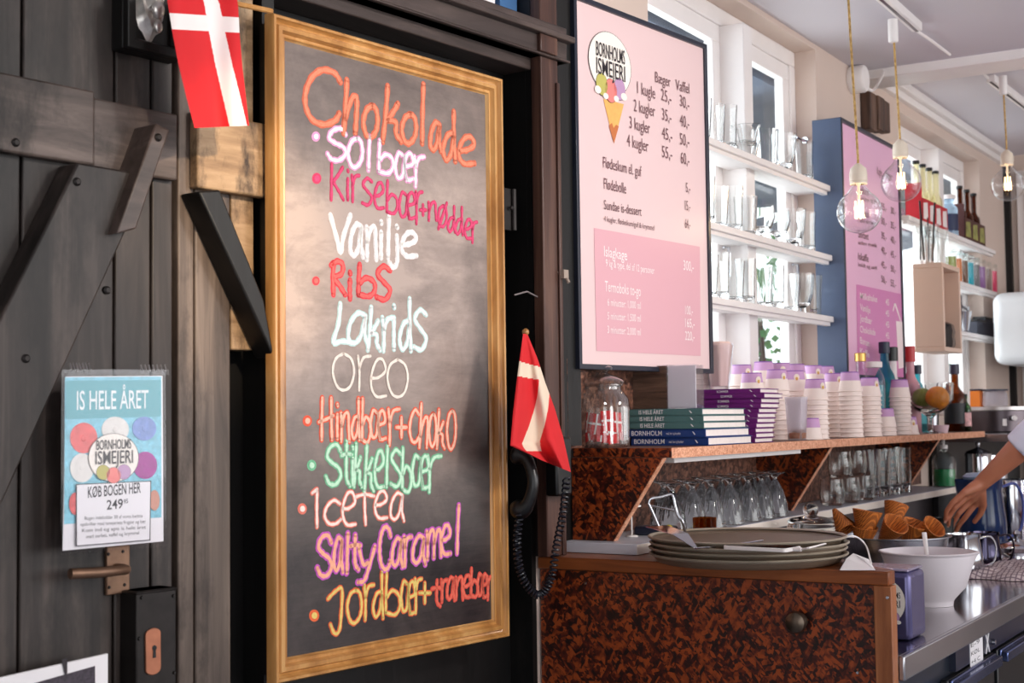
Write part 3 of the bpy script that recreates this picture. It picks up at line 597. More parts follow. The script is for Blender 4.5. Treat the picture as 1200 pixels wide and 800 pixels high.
def ribbon(mb, pts, w, t):
    """a flat chalk stroke with round ends, w wide, lying on the slate"""
    P2 = [sz(x, y, .036) for x, y in pts]
    def C(s, z): return DP(s, .036+t, z)
    m = len(P2); vs = []; fs = []
    for i, (s, z) in enumerate(P2):
        a = P2[max(i-1, 0)]; c = P2[min(i+1, m-1)]; d = V((c[0]-a[0], c[1]-a[1])); d = d.normalized() if d.length > 1e-9 else V((1, 0)); h = w*(.5+.06*math.sin(i*1.7))
        vs += [C(s-d.y*h, z+d.x*h), C(s+d.y*h, z-d.x*h)]
    for i in range(m-1): fs.append((2*i, 2*i+1, 2*i+3, 2*i+2))
    mb.add(vs, fs)
    for (s, z) in (P2[0], P2[-1]): mb.add([C(s+w*.5*math.cos(k*math.pi/5), z+w*.5*math.sin(k*math.pi/5)) for k in range(10)], [tuple(range(10))])
def chalk(c, name): return plain('chalk '+name, c, .95, var=.14, scale=220, spec=.1)
def handline(body, letters, core, outline=None, w=.008, dot=None, dotcol=None):
    o = MB(); t0 = .0004
    L_ = [(ch, *bx) for ch, bx in letters]
    if dot: L_.append(('.', dot[0]-dot[2], dot[0]+dot[2], dot[1]-dot[2]*1.2, dot[1]+dot[2]*1.2))
    for k, (ch, x0, x1, y0, y1) in enumerate(L_):
        if ch == '.':
            for mi, k2 in ((0, 1.0), (1, .55)): o.mat(mi if outline else 1).poly([DP(a_, .0364+.0008*mi, b_) for a_, b_ in [sz((x0+x1)/2+(x1-x0)/2*k2*math.cos(q*math.pi/8), (y0+y1)/2+(y1-y0)/2*k2*math.sin(q*math.pi/8), .036) for q in range(16)]])
            continue
        for st in GL[ch]:
            pts = [(x0+(x1-x0)*a, y0+(y1-y0)*b) for a, b in st]; q = [tuple(p[:2]) for p in smoothpath([(x, y, 0) for x, y in pts], 5)] if len(pts) > 2 else pts
            isd = ch == '.'
            if outline: ribbon(o.mat(0), q, w*1.75 if not isd else w*1.5, t0 + k*.00001)
            ribbon(o.mat(1), q, w*.95 if not isd else w*.8, t0 + .0007 + k*.00001)
    return o.build('chalk_lettering', [outline or core, core], t, smooth=False)
W8 = .0072
handline('', [('C', (356, 401, 82, 146)), ('h', (401, 420, 94, 156)), ('o', (425, 443, 124, 161)), ('k', (447, 471, 101, 166)), ('o', (470, 488, 134, 168)), ('l', (490, 500, 99, 168)), ('a', (503, 517, 143, 177)), ('d', (518, 535, 131, 189)), ('e', (536, 557, 160, 193))], chalk((236, 142, 112), 'salmon'), chalk((214, 112, 88), 'dark salmon'), .0082)
handline('', [('S', (383, 406, 150, 188)), ('o', (407, 425, 162, 196)), ('l', (427, 437, 160, 199)), ('b', (442, 461, 165, 203)), ('æ', (462, 485, 178, 213)), ('r', (484, 497, 182, 218))], chalk((250, 236, 240), 'white'), chalk((236, 160, 202), 'pink'), W8, (370, 160, 5))
handline('', [('K', (387, 403, 192, 234)), ('i', (404, 411, 198, 234)), ('r', (411, 421, 204, 236)), ('s', (423, 437, 209, 241)), ('e', (438, 450, 214, 245)), ('b', (452, 466, 212, 250)), ('æ', (467, 487, 224, 258)), ('r', (486, 495, 223, 262)), ('+', (492, 499, 240, 252)), ('n', (501, 512, 236, 258)), ('ø', (513, 524, 238, 268)), ('d', (524, 534, 242, 272)), ('d', (533, 543, 243, 275)), ('e', (544, 553, 257, 280)), ('r', (552, 559, 259, 284))], chalk((224, 84, 124), 'cherry'), chalk((206, 70, 104), 'dark cherry'), .0046, (371, 209, 5.5))
handline('', [('V', (387, 411, 252, 296)), ('a', (409, 426, 262, 301)), ('n', (428, 442, 264, 304)), ('i', (443, 450, 258, 302)), ('l', (451, 459, 254, 302)), ('j', (455, 469, 264, 313)), ('e', (469, 489, 272, 301))], chalk((250, 242, 236), 'cream'), chalk((236, 226, 224), 'pale'), .0068)
handline('', [('R', (388, 405, 306, 345)), ('i', (407, 413, 318, 350)), ('b', (418, 440, 310, 347)), ('s', (439, 459, 312, 352))], chalk((244, 108, 104), 'currant'), chalk((226, 76, 84), 'dark currant'), W8, (370, 329, 4.5))
handline('', [('L', (389, 413, 356, 403)), ('a', (406, 432, 366, 404)), ('k', (430, 446, 360, 410)), ('r', (446, 462, 370, 411)), ('i', (458, 465, 356, 409)), ('d', (467, 483, 350, 411)), ('s', (483, 501, 363, 411))], chalk((246, 246, 242), 'mint white'), chalk((198, 224, 220), 'pale mint'), .0068)
handline('', [('O', (389, 415, 414, 457)), ('r', (417, 434, 415, 457)), ('e', (433, 453, 420, 466)), ('O', (453, 478, 421, 465))], chalk((240, 226, 214), 'warm white'), None, .0062)
handline('', [('H', (375, 391, 466, 515)), ('i', (392, 398, 472, 514)), ('n', (398, 410, 482, 517)), ('d', (411, 422, 467, 515)), ('b', (423, 434, 467, 518)), ('æ', (433, 452, 479, 517)), ('r', (453, 468, 477, 521)), ('+', (464, 476, 489, 512)), ('c', (479, 491, 480, 518)), ('h', (490, 502, 473, 524)), ('o', (502, 511, 485, 523)), ('k', (511, 521, 480, 525)), ('o', (523, 534, 481, 526))], chalk((246, 190, 166), 'peach'), chalk((232, 98, 76), 'raspberry'), .0066, (360, 493, 5.5))
handline('', [('S', (381, 400, 520, 568)), ('t', (400, 412, 517, 569)), ('i', (410, 416, 522, 568)), ('k', (414, 424, 520, 570)), ('k', (426, 438, 520, 575)), ('e', (438, 450, 528, 572)), ('l', (449, 457, 523, 570)), ('s', (456, 471, 527, 571)), ('b', (470, 482, 525, 576)), ('æ', (482, 503, 532, 574)), ('r', (499, 517, 532, 576))], chalk((196, 232, 204), 'pale green'), chalk((120, 186, 146), 'green'), .0068, (365, 545, 5.5))
handline('', [('I', (367, 374, 573, 617)), ('c', (379, 399, 586, 614)), ('e', (400, 417, 576, 616)), ('T', (416, 438, 573, 614)), ('e', (438, 454, 575, 608)), ('a', (456, 474, 577, 610))], chalk((250, 224, 214), 'shell white'), chalk((226, 124, 108), 'coral'), .006, (354, 596, 5.5))
handline('', [('S', (371, 389, 626, 675)), ('a', (390, 402, 629, 670)), ('l', (402, 411, 625, 671)), ('t', (410, 422, 627, 667)), ('y', (419, 440, 640, 682)), ('C', (444, 458, 617, 667)), ('a', (458, 472, 630, 664)), ('r', (472, 482, 627, 663)), ('a', (482, 499, 627, 661)), ('m', (499, 517, 619, 655)), ('e', (516, 528, 615, 650)), ('l', (529, 543, 592, 648))], chalk((250, 174, 146), 'light orange'), chalk((196, 92, 186), 'violet'), .0082)
handline('', [('J', (386, 405, 690, 742)), ('o', (406, 424, 691, 730)), ('r', (425, 438, 683, 726)), ('d', (436, 450, 670, 724)), ('b', (450, 469, 671, 720)), ('æ', (469, 487, 679, 721)), ('r', (485, 494, 676, 718)), ('+', (491, 504, 683, 706))], chalk((228, 200, 116), 'straw'), chalk((226, 108, 70), 'orange'), .0062, (368, 721, 6))
handline('', [('t', (506, 518, 680, 710)), ('r', (516, 524, 678, 705)), ('a', (523, 533, 676, 703)), ('n', (533, 543, 675, 702)), ('e', (542, 552, 674, 700)), ('b', (551, 560, 666, 699)), ('æ', (559, 571, 671, 701)), ('r', (570, 577, 674, 702))], chalk((232, 112, 92), 'berry'), chalk((220, 84, 74), 'dark berry'), .0056)

# ------------------------------------------------------------------ flags
def flag(name, label, rows, crossv, crossh, t_of, stick):
    """a cloth patch: rows of (left, right) pixel edges from top to bottom, the cross cut into its faces"""
    t = thing(name, label, 'flag', stick[0]); nu, nv = 150, 100; vs = []
    for j in range(nv+1):
        f = j/nv*(len(rows)-1); k = min(int(f), len(rows)-2); g = f-k
        a = V((*rows[k][0], 0)).lerp(V((*rows[k+1][0], 0)), g); b = V((*rows[k][1], 0)).lerp(V((*rows[k+1][1], 0)), g)
        for i in range(nu+1):
            u = i/nu; p = a.lerp(b, u); vs.append(onD(p.x, p.y, t_of(u, j/nv)))
    red, wh = MB(), MB()
    for j in range(nv):
        for i in range(nu):
            u, v = (i+.5)/nu, (j+.5)/nv; m = wh if crossv(u, v) or crossh(u, v) else red
            q = [vs[j*(nu+1)+i], vs[j*(nu+1)+i+1], vs[(j+1)*(nu+1)+i+1], vs[(j+1)*(nu+1)+i]]; m.add(q, [(0, 1, 2, 3)])
    for m, nm, mt in ((red, 'cloth', M_red), (wh, 'cross', M_flagwhite if stick[3] else M_cream)):
        o = m.build(nm, mt, t); bm = bmesh.new(); bm.from_mesh(o.data); bmesh.ops.remove_doubles(bm, verts=bm.verts, dist=1e-5); bmesh.ops.recalc_face_normals(bm, faces=bm.faces); bm.to_mesh(o.data); bm.free()
    mb = MB(); mb.tube(stick[:2], stick[2], 8); mb.ball(stick[1] if not stick[3] else stick[0], stick[2]*1.7, 10, 8); mb.build('stick', M_gold, t)
T1 = .12
flag('flag', 'red flag with a white cross hanging from a stick above the chalkboard corner', [((194, -14), (277, -8)), ((196, 0), (279, 6)), ((202, 38), (281, 42)), ((209, 75), (284, 78)), ((218, 112), (288, 112)), ((228, 150), (292, 147))],
     lambda u, v: .49+.15*v < u < .68+.28*v, lambda u, v: .28 < v < .385, lambda u, v: T1+.012*math.sin(u*7+v*2)+.01*v, (onD(200, -12, T1+.006), onD(318, 13, T1-.05), .005, 1))
T2 = .16
flag('flag', 'red flag with a cream cross drooping from a stick beside the black telephone', [((613, 391), (618, 391)), ((609, 420), (630, 420)), ((605, 450), (639, 448)), ((601, 485), (650, 478)), ((598, 522), (660, 512)), ((632, 538), (669, 553))],
     lambda u, v: abs(u-(.92-1.4*(v-.42))) < .17 and .36 < v < .88, lambda u, v: .22+.05*u < v < .335+.05*u, lambda u, v: T2+.02*math.sin(u*9+v)*v, (onD(619, 520, T2-.034), onD(616, 389, T2-.004), .0045, 0))

# telephone on the post
t = thing('telephone', 'black wall telephone handset with a coiled cord hanging by the chalkboard', 'telephone', onD(612, 600, .08))
mb = MB(); hs = onD(612, 532, .09); he = onD(612, 598, .09)
mb.tube(smoothpath([hs-ZZ*0+DN*-.02, hs+DN*.012-ZZ*.01, hs.lerp(he, .5)+DN*.03, he+DN*.012+ZZ*.01, he-DN*.02], 5), [.018, .022, .021, .018, .015, .0135, .013, .0125, .0125, .0125, .0125, .0125, .013, .0135, .014, .016, .018, .021, .022, .021, .018][:21], 12); mb.build('handset', M_black, t)
mb = MB(); a = sz(646, 512, .07); b = sz(665, 580, .07); mb.dbox(a[0], b[0], .0505, .085, b[1], a[1]); mb.build('base', M_black, t, bev=.006)
mb = MB(); path = smoothpath([onD(609, 600, .09), onD(606, 640, .09), onD(612, 676, .10), onD(630, 697, .12), onD(645, 680, .14), onD(652, 640, .14), onD(660, 600, .13), onD(664, 560, .11)], 26)
hel = []; prev = None
for i, p in enumerate(path):
    for k in range(3):
        f = min(i+k/3, len(path)-1.001); p_ = path[int(f)].lerp(path[min(int(f)+1, len(path)-1)], f-int(f)); d = (path[min(int(f)+1, len(path)-1)]-path[int(f)]).normalized()
        u = V((0, 1, .3)); u = (u-d*u.dot(d)).normalized(); w_ = d.cross(u); an = f*1.75
        hel.append(p_ + (u*math.cos(an)+w_*math.sin(an))*.0075)
mb.tube(hel, .0022, 5); mb.build('coiled_cord', plain('black blue rubber', (22, 24, 34), .35), t)

# ------------------------------------------------------------------ pink menu boards
M_menuframe = plain('black blue frame', (34, 38, 52), .3, var=.05)
M_menuside = plain('slate blue board edge', (66, 80, 108), .4)
M_pink = plain('pale pink print', (230, 200, 200), .35, var=.01, scale=2); M_pink2 = plain('pink print', (222, 168, 178), .35, var=.01, scale=2)
M_menutxt = plain('brown print', (120, 84, 88), .5); M_menuwhite = plain('white print', (252, 232, 232), .5)
def menu_lines(P, rows, par, tall=1.3):
    for (white, body, x0, y0, x1, y1, h) in rows:
        d = MB(); txt(d, P, body, x0, x1, y0, y1, h*tall, .0012, .001 if not white else .006); d.build('printed_line', M_menuwhite if white else M_menutxt, par, smooth=False)
MT = .03
def MP1(a, t_, z): return DP(a, t_, z)
(sa, z0), (sb, _), (_, z1) = sz(677, 432, MT), sz(834, 437, MT), sz(827, 52, MT)
sa, sb = sz(675, 200, MT)[0], sz(831, 200, MT)[0]
t = thing('menu_board', 'large black framed pink menu board with a printed ice cream cone', 'menu board', DP((sa+sb)/2, .02, z0))
mb = MB(); mb.frame(DP, sa, sb, z0, z1, [(0, -.018), (0, .032), (.012, .032), (.013, .026), (.013, -.018)]); mb.build('frame', M_menuframe, t, bev=.001)
mb = MB(); mb.dbox(sa+.012, sb-.012, -.016, .026, z0+.012, z1-.012); mb.build('panel', M_pink, t)
P1 = lambda x, y, l=0: onD(x, y, .0265+l)
region([(696, 267), (820, 289), (821, 417), (699, 411)], .0002, M_pink2, 'printed_block', t, P1)
menu_lines(P1, [(0, 'Bæger', 768, 96, 786, 102, .022), (0, 'Vaffel', 792, 105, 808, 110, .022),
    (0, '1 kugle', 747, 109, 768, 116, .024), (0, '25,-', 775, 117, 787, 122, .024), (0, '30,-', 797, 124, 808, 129, .024),
    (0, '2 kugler', 743, 130, 768, 137, .024), (0, '35,-', 776, 140, 787, 144, .024), (0, '40,-', 797, 147, 808, 151, .024),
    (0, '3 kugler', 738, 150, 762, 157, .024), (0, '45,-', 776, 162, 788, 166, .024), (0, '50,-', 797, 169, 808, 172, .024),
    (0, '4 kugler', 735, 171, 760, 178, .024), (0, '55,-', 776, 184, 788, 187, .024), (0, '60,-', 798, 191, 808, 194, .024),
    (0, 'Flødeskum el. guf', 707, 196, 752, 207, .021), (0, 'Flødebolle', 708, 221, 734, 227, .021), (0, '5,-', 804, 225, 809, 226, .02), (0, '15,-', 803, 246, 809, 247, .02),
    (0, 'Sundae is-dessert', 708, 245, 752, 253, .018), (0, '4 kugler, flødeskum/guf & krymmel', 708, 259, 767, 270, .0105), (0, '64,-', 803, 267, 809, 268, .02),
    (1, 'Islagkage', 708, 300, 735, 305, .02), (1, '9 kg & type, del af 12 personer', 710, 312, 767, 321, .014), (1, '300,-', 801, 316, 813, 318, .02),
    (1, 'Termoboks to-go', 709, 341, 751, 347, .02), (1, '6 minutter: 1,000 ml', 712, 358, 751, 362, .014), (1, '5 minutter: 1,500 ml', 712, 374, 751, 377, .014), (1, '3 minutter: 2,000 ml', 712, 390, 751, 393, .014),
    (1, '100,-', 803, 368, 812, 369, .018), (1, '165,-', 803, 383, 814, 384, .018), (1, '220,-', 803, 398, 814, 399, .018)], t)
mb = MB()   # the cone under its badge
mb.mat(0).prism([P1(707, 116, .0004), P1(731, 122, .0004), P1(719.5, 168, .0004)], DN*.0004)
mb.mat(1).prism([P1(713.5, 147, .0009), P1(717, 144, .0009), P1(719, 150, .0009), P1(722, 146, .0009), P1(725, 148, .0009), P1(719.5, 168, .0009)], DN*.0004)
mb.build('printed_cone', [plain('cone orange', (238, 176, 96), .6, var=.08, scale=90), plain('cone tip', (196, 112, 60), .6)], t, smooth=False)
# badge drawn square to the board: its own axes, so that the oval stands upright on the sheet
bc = onD(714.5, 75, .0265)
def PB(x, y, l=0): return bc + DU*x*.001 - ZZ*y*.001 + DN*l
emblem(PB, 0, 0, 92, 78, .0010, t, [('BORNHOLMS', -62, 64, -10, -10, .036), ('ISMEJERI', -62, 64, 34, 34, .040)], 1, .0003)
mb = MB()
for body, h, y in (('BORNHOLMS', .034, -8), ('ISMEJERI', .046, 48)): pass
m_b = MB(); disc(m_b, PB, -30, 66, 34, 30, .0022, 20, .0003)
bpy.data.meshes  # badge complete

# second board: slate blue edge, lilac pink print
Y2 = 1.552
x0, x1 = onY(988, 200, Y2).x, onY(1057, 250, Y2).x; z1 = onY(988.5, 138, Y2).z; z0 = 1.552
t = thing('menu_board', 'narrow looking lilac pink menu board with a slate blue edge, behind the hanging bulbs', 'menu board', ((x0+x1)/2, WY-.03, z0))
mb = MB(); F2 = lambda a, t_, z: V((a, WY-t_, z)); mb.frame(F2, x0, x1, z0, z1, [(0, .001), (0, .106), (.014, .106), (.015, .1), (.015, .001)]); mb.build('frame', M_menuframe, t, bev=.001)
mb = MB(); mb.box(x0-.002, x0, Y2+.004, WY-.002, z0+.002, z1-.002); mb.build('edge_panel', M_menuside, t)
mb = MB(); mb.box(x0+.013, x1-.013, WY-.1, WY-.01, z0+.013, z1-.013); mb.build('panel', plain('lilac pink print', (236, 184, 214), .35, var=.01, scale=2), t)
P2 = lambda x, y, l=0: onY(x, y, WY-.1005-l)
DNY = V((0, -1, 0))
def region2(pts, l, mat, name, par): m = MB(); m.prism([P2(x, y, l) for x, y in pts], DNY*.0004); return m.build(name, mat, par, smooth=False)
region2([(1003.5, 333), (1058.5, 345), (1063, 470), (1006, 480)], .0002, plain('strong lilac pink print', (216, 128, 184), .35, var=.01, scale=2), 'printed_block', t)
r2 = [(0, 'Kugler', 1028, 204, 1034, 207, .022), (0, 'Bæger', 1038, 208, 1046, 211, .02)]
for i in range(6): r2 += [(0, '%d,-' % (25+i*5), 1033, 245+i*17, 1039, 248+i*17, .02), (0, '%d,-' % (30+i*5), 1044, 250+i*17, 1050, 252+i*17, .02)]
for i, (a, b_) in enumerate((('Softice', 'med drys og guf'), ('Flødeis', 'i vaffel eller bæger'), ('Sorbet', 'uden mælk'), ('Iskaffe', 'koldt og sødt'))):
    y = 226+i*26; r2 += [(0, a, 1006, y, 1018, y+3, .02), (0, b_, 1006, y+8, 1028, y+12, .011)]
for i, a in enumerate(('Milkshake', 'Vanilje', 'Jordbær', 'Chokolade', 'Banan', 'Kaffe')): r2 += [(1, a, 1008, 350+i*13, 1008+(20, 12, 14, 18, 11, 11)[i], 354+i*13, .018), (1, '45', 1038, 357+i*13, 1042, 358+i*13, .018)]
menu_lines(P2, r2, t)
mb = MB(); mb.prism([P2(1050, 376, .0009), P2(1060, 377, .0009), P2(1062, 430, .0009), P2(1053, 432, .0009)], DNY*.0004); mb.prism([P2(1048, 356, .0009), P2(1049.5, 355, .0009), P2(1056, 376, .0009), P2(1055, 376, .0009)], DNY*.0004); mb.prism([P2(1046, 364, .0009), P2(1048, 355, .0009), P2(1049, 356, .0009), P2(1047, 365, .0009)], DNY*.0004)
mb.build('printed_drink', M_menuwhite, t, smooth=False)

# ------------------------------------------------------------------ bar: knob cabinet, serving shelf, ledge, steel counter
ZT, ZL, ZS, ZC = 1.112, 1.137, 1.353, .941
XP, YR = 2.822, .844
t = thing('bar_cabinet', 'dark flake board bar cabinet with one round knob below the trays', 'cabinet', (XP+.1, 1.2, 0))
mb = MB(); mb.prism([(XP-.012, YR+.004, ZT-.028), (XP-.012, 1.655, ZT-.028), (3.10, 1.655, ZT-.028), (3.10, 1.07, ZT-.028), (2.96, .96, ZT-.028), (XP+.03, YR+.004, ZT-.028)], (0, 0, .028)); mb.build('top', M_brownwood, t, bev=.003)
mb = MB(); mb.prism([(XP+.021, 1.07, .02), (XP+.021, 1.64, .02), (3.08, 1.64, .02), (3.08, 1.07, .02)], (0, 0, ZT-.05)); mb.build('carcass', M_blackwood, t)
mb = MB(); mb.box(XP, XP+.02, YR+.03, 1.655, .02, ZT-.03); mb.build('flake_board_panel', M_osb, t)
mb = MB(); mb.box(XP-.012, XP+.024, YR, YR+.036, 0, ZT-.0285); mb.build('stile', M_stile, t, bev=.002)
mb = MB(); k = onX(938, 727, XP); mb.lathe(k, [(.009, 0), (.009, .012), (.019, .017), (.023, .026), (.02, .034), (.01, .038), (0, .039)], 24, axis=(-1, 0, 0)); mb.lathe(k, [(.0, 0), (.016, 0), (.015, .004), (0, .004)], 20, axis=(-1, 0, 0)); mb.build('knob', plain('antique knob metal', (110, 96, 84), .3, .9, var=.15, scale=60), t)
mb = MB()
for x, y in ((686, 683), (1005, 788), (1040, 700)): mb.lathe(onX(x, y, XP-(.012 if x > 1030 else 0)), [(0, 0), (.004, 0), (.003, .002), (0, .002)], 8, axis=(-1, 0, 0))
mb.build('screw', M_steel, t)

t = thing('serving_shelf', 'long flake board shelf on brackets holding jar, books and cups', 'shelf', (4.4, 1.66, ZL))
YS = 1.40; XS0, XS1 = 2.985, 6.0
mb = MB(); mb.box(XS0, XS1, YS, 1.659, ZS-.022, ZS); mb.build('board', plain('brown board top', (112, 74, 60), .5, var=.1), t)
mb = MB(); mb.box(XS0, XS1, YS-.004, YS, ZS-.023, ZS+.0005); mb.build('front_edge', M_osbedge, t)
mb = MB(); mb.box(XS0-.004, XS0, YS-.004, 1.659, ZS-.02, ZS+.0005); mb.build('end_edge', M_osb, t)
mb = MB(); mb.box(XS0+.03, 5.95, 1.648, 1.659, ZL+.001, ZS-.022); mb.build('back_panel', M_osbback, t)
for x in (2.965, 4.13, 5.34):
    mb = MB(); mb.prism([(x, 1.648, ZL+.001), (x, 1.54, ZL+.001), (x, 1.41, ZS-.022), (x, 1.648, ZS-.022)], (.018, 0, 0)); br = mb.build('bracket', M_osb, t)
    mb = MB(); mb.prism([(x-.0005, 1.538, ZL+.001), (x-.0005, 1.408, ZS-.022), (x-.0005, 1.4105, ZS-.022), (x-.0005, 1.5405, ZL+.001)], (.019, 0, 0)); mb.build('cut_edge', M_osbedge, br)
mb = MB(); mb.box(3.05, 3.9, YS+.02, YS+.05, ZS-.036, ZS-.0225); mb.build('light_strip', M_white, t, bev=.002)
t = thing('white_ledge', 'long white board under the serving shelf carrying upside down glasses', 'ledge', (4.3, 1.55, ZT))
mb = MB(); mb.box(2.915, 5.78, 1.455, 1.655, ZT+.001, ZL); mb.build('board', plain('pale blue white laminate', (206, 206, 216), .4, var=.03), t, bev=.001)
mb = MB(); mb.box(2.9155, 5.7795, 1.4535, 1.4552, ZT+.002, ZL-.001); mb.build('front_edge', plain('cream edge', (240, 228, 216), .5), t)

# steel counter with the fridge units below
t = thing('steel_counter', 'long polished stainless steel counter behind the cabinet', 'counter', (5.2, 1.2, .88))
M_top = plain('counter steel', (170, 166, 170), .14, 1, var=.04, scale=3)
mb = MB(); mb.prism([(2.85, YR, ZC-.03), (7.7, YR, ZC-.03), (7.7, 1.655, ZC-.03), (3.11, 1.655, ZC-.03), (3.11, 1.05, ZC-.03), (2.85, 1.05, ZC-.03)], (0, 0, .03)); mb.build('worktop', M_top, t, bev=.002)
mb = MB(); mb.box(2.846, 7.7, YR-.012, YR+.001, ZC-.048, ZC+.001); mb.build('fascia', M_steel, t, bev=.003)
mb = MB(); mb.box(3.12, 7.7, 1.645, 1.656, ZC, ZT); mb.build('splashback', M_darksteel, t)
t = thing('counter_fridge', 'dark under counter fridge with long blue steel handles and a white label', 'fridge', (4.2, 1.2, 0))
mb = MB(); mb.box(3.12, 7.6, YR+.03, 1.6, .05, ZC-.031); mb.box(2.86, 3.12, YR+.03, 1.04, .05, ZC-.031); mb.build('body', plain('blue black steel', (40, 50, 66), .3, .6), t)
for i, (a, b) in enumerate(((3.26, 3.70), (3.74, 4.18), (4.24, 4.68), (4.72, 5.2))):
    mb = MB(); mb.box(a, b, YR+.012, YR+.03, .20, ZC-.115); d = mb.build('drawer', M_black, t, bev=.003)
    mb = MB(); mb.box(a+.01, b-.01, YR-.012, YR+.006, ZC-.145, ZC-.12); mb.box(a+.01, b-.01, YR+.004, YR+.012, ZC-.145, ZC-.115); mb.build('handle', plain('blue steel handle', (92, 104, 146), .2, .9), d, bev=.003)
    mb = MB(); mb.box(a+.02, b-.02, YR+.003, YR+.012, ZC-.36, ZC-.345); mb.build('trim_strip', M_steel, d)
mb = MB(); mb.box(3.34, 4.15, YR+.014, YR+.03, ZC-.108, ZC-.052); mb.build('control_panel', plain('control panel blue black', (26, 30, 52), .25), t)
mb = MB(); a, b = onY(1137, 768, YR+.013), onY(1151, 742, YR+.013); mb.box(a.x, b.x, YR+.0125, YR+.014, ZC-.125, ZC-.052); lb = mb.build('white_label', M_paper, t)
mb = MB()
for i in range(3): mb.text(('E-9', 'KØL', '+4 C')[i], (a.x+.006, YR+.0123, ZC-.072-.02*i), (1, 0, 0), (0, 0, 1), .01, (b.x-a.x)*.7)
mb.build('label_text', M_ink, lb, smooth=False)
mb = MB(); c = onY(1157, 752, YR+.013)
for sg in (-1, 1): mb.tube([c+V((-.018*sg, 0, -.026)), c+V((.018*sg, 0, .026))], .0022, 6)
mb.build('white_cross_mark', M_paper, t)
mb = MB(); mb.lathe(onY(1163, 752, YR+.013), [(0, 0), (.008, 0), (.007, .008), (0, .009)], 12, axis=(0, -1, 0)); mb.build('dial', M_steel, t)
for x in (4.21, 4.70): mb = MB(); mb.box(x-.012, x+.012, YR-.002, YR+.03, .1, ZC-.05); mb.build('post', M_darksteel, t)

# shelf beyond the flake board, steel posts under it
t = thing('steel_shelf', 'grey steel shelf at the far end carrying the round appliance', 'shelf', (6.8, 1.5, ZC))
mb = MB(); mb.box(6.02, 7.7, 1.18, 1.655, ZS-.045, ZS-.012); mb.build('board', M_steel, t, bev=.002)
for x in (6.06, 7.3): mb = MB(); mb.box(x, x+.035, 1.20, 1.235, ZC, ZS-.045); mb.build('post', M_steel, t)
mb = MB(); mb.box(6.1, 7.7, 1.62, 1.643, ZC+.002, ZS-.045); mb.build('back_panel', M_black, t)

# ------------------------------------------------------------------ white shelves in the windows
def shelf(label, x0, x1, y0, y1, z, th=.02, grp=None):
    t = thing('window_shelf', label, 'shelf', ((x0+x1)/2, (y0+y1)/2, z-th), grp)
    mb = MB(); mb.box(x0, x1, y0, y1, z-th, z); mb.build('board', M_white, t, bev=.002)
    mb = MB(); mb.box(x0+.01, x1-.01, y0+.012, y0+.03, z-th-.012, z-th); mb.build('batten', M_white, t)
SH = (2.218, 1.976, 1.764)
for z, n in zip(SH, ('upper', 'middle', 'lower')): shelf(n+' white glass shelf in the window beside the first pink menu', 3.56, 4.765, 1.598, 1.728, z)
SW = (2.245, 2.035, 1.805)
for z, n in zip(SW, ('upper white shelf with bottle carriers in the far window', 'middle white shelf with coloured spice jars in the far window', 'lower white shelf with black boxes in the far window')): shelf(n, 5.82 if z > 2.2 else 6.26, 7.36, 1.63, 1.728, z)

# ------------------------------------------------------------------ glasses on the window shelves
def gl(name, loc, prof, mat=None, n=28, **kw):
    mb = MB(); mb.lathe((0, 0, 0), prof, n, **kw); o = mb.build(name, mat or G_clear, loc=(0, 0, 0)); o.location = loc; return o
def wall2(outer, th=.0025, floor=.008):
    """a vessel: the outer wall up, then back down inside"""
    pts = [(0, outer[0][1])] + list(outer); top = outer[-1]
    inner = [(max(r-th, .001), z) for r, z in reversed(outer) if z > outer[0][1]+floor]
    return pts + inner + [(0, outer[0][1]+floor)]
P_tumbler = wall2([(.026, 0), (.030, .02), (.036, .11), (.037, .128)])
P_highball = wall2([(.027, 0), (.028, .03), (.030, .10), (.033, .145)])
P_goblet = [(0, 0), (.032, 0), (.032, .004), (.010, .010), (.009, .024), (.024, .036), (.034, .07), (.041, .14), (.039, .14), (.032, .07), (.02, .042), (0, .038)]
P_wide = [(0, 0), (.03, 0), (.03, .004), (.008, .012), (.008, .03), (.03, .045), (.042, .08), (.038, .115), (.036, .115), (.038, .08), (.027, .05), (0, .042)]
P_mug = wall2([(.022, 0), (.026, .012), (.034, .05), (.042, .062)])
def glass_on(px, py, z, kind, label, grp=None):
    p = onY(px, py, 1.66); loc = (p.x, 1.66, z+.0005)
    prof, kw = {'tumbler': (P_tumbler, dict(ribs=9, ra=.0012)), 'highball': (P_highball, dict(ribs=8, ra=.001)), 'goblet': (P_goblet, dict(ribs=10, ra=.001, rz=(.03, .12))), 'wide': (P_wide, {}), 'mug': (P_mug, dict(ribs=8, ra=.0015))}[kind]
    nm = {'tumbler': 'tumbler', 'highball': 'highball_glass', 'goblet': 'goblet', 'wide': 'stemmed_glass', 'mug': 'glass_cup'}[kind]
    o = gl(nm, loc, prof, G_shelf, 36, **kw); return tag(o, label, 'glass', grp or 'clear glasses on the window shelves')
rowz = [
 (SH[0], 'upper', [(806, 'tumbler'), (822, 'tumbler'), (838, 'tumbler'), (854, 'highball'), (878, 'mug'), (901, 'tumbler'), (921, 'goblet'), (944, 'highball'), (960, 'tumbler')]),
 (SH[1], 'middle', [(812, 'tumbler'), (826, 'highball'), (840, 'tumbler'), (859, 'highball'), (874, 'tumbler'), (893, 'wide'), (911, 'wide'), (930, 'goblet'), (945, 'highball'), (962, 'tumbler')]),
 (SH[2], 'lower', [(812, 'goblet'), (826, 'tumbler'), (841, 'highball'), (857, 'tumbler'), (872, 'highball'), (890, 'tumbler'), (906, 'highball'), (922, 'tumbler'), (938, 'goblet'), (956, 'highball')])]
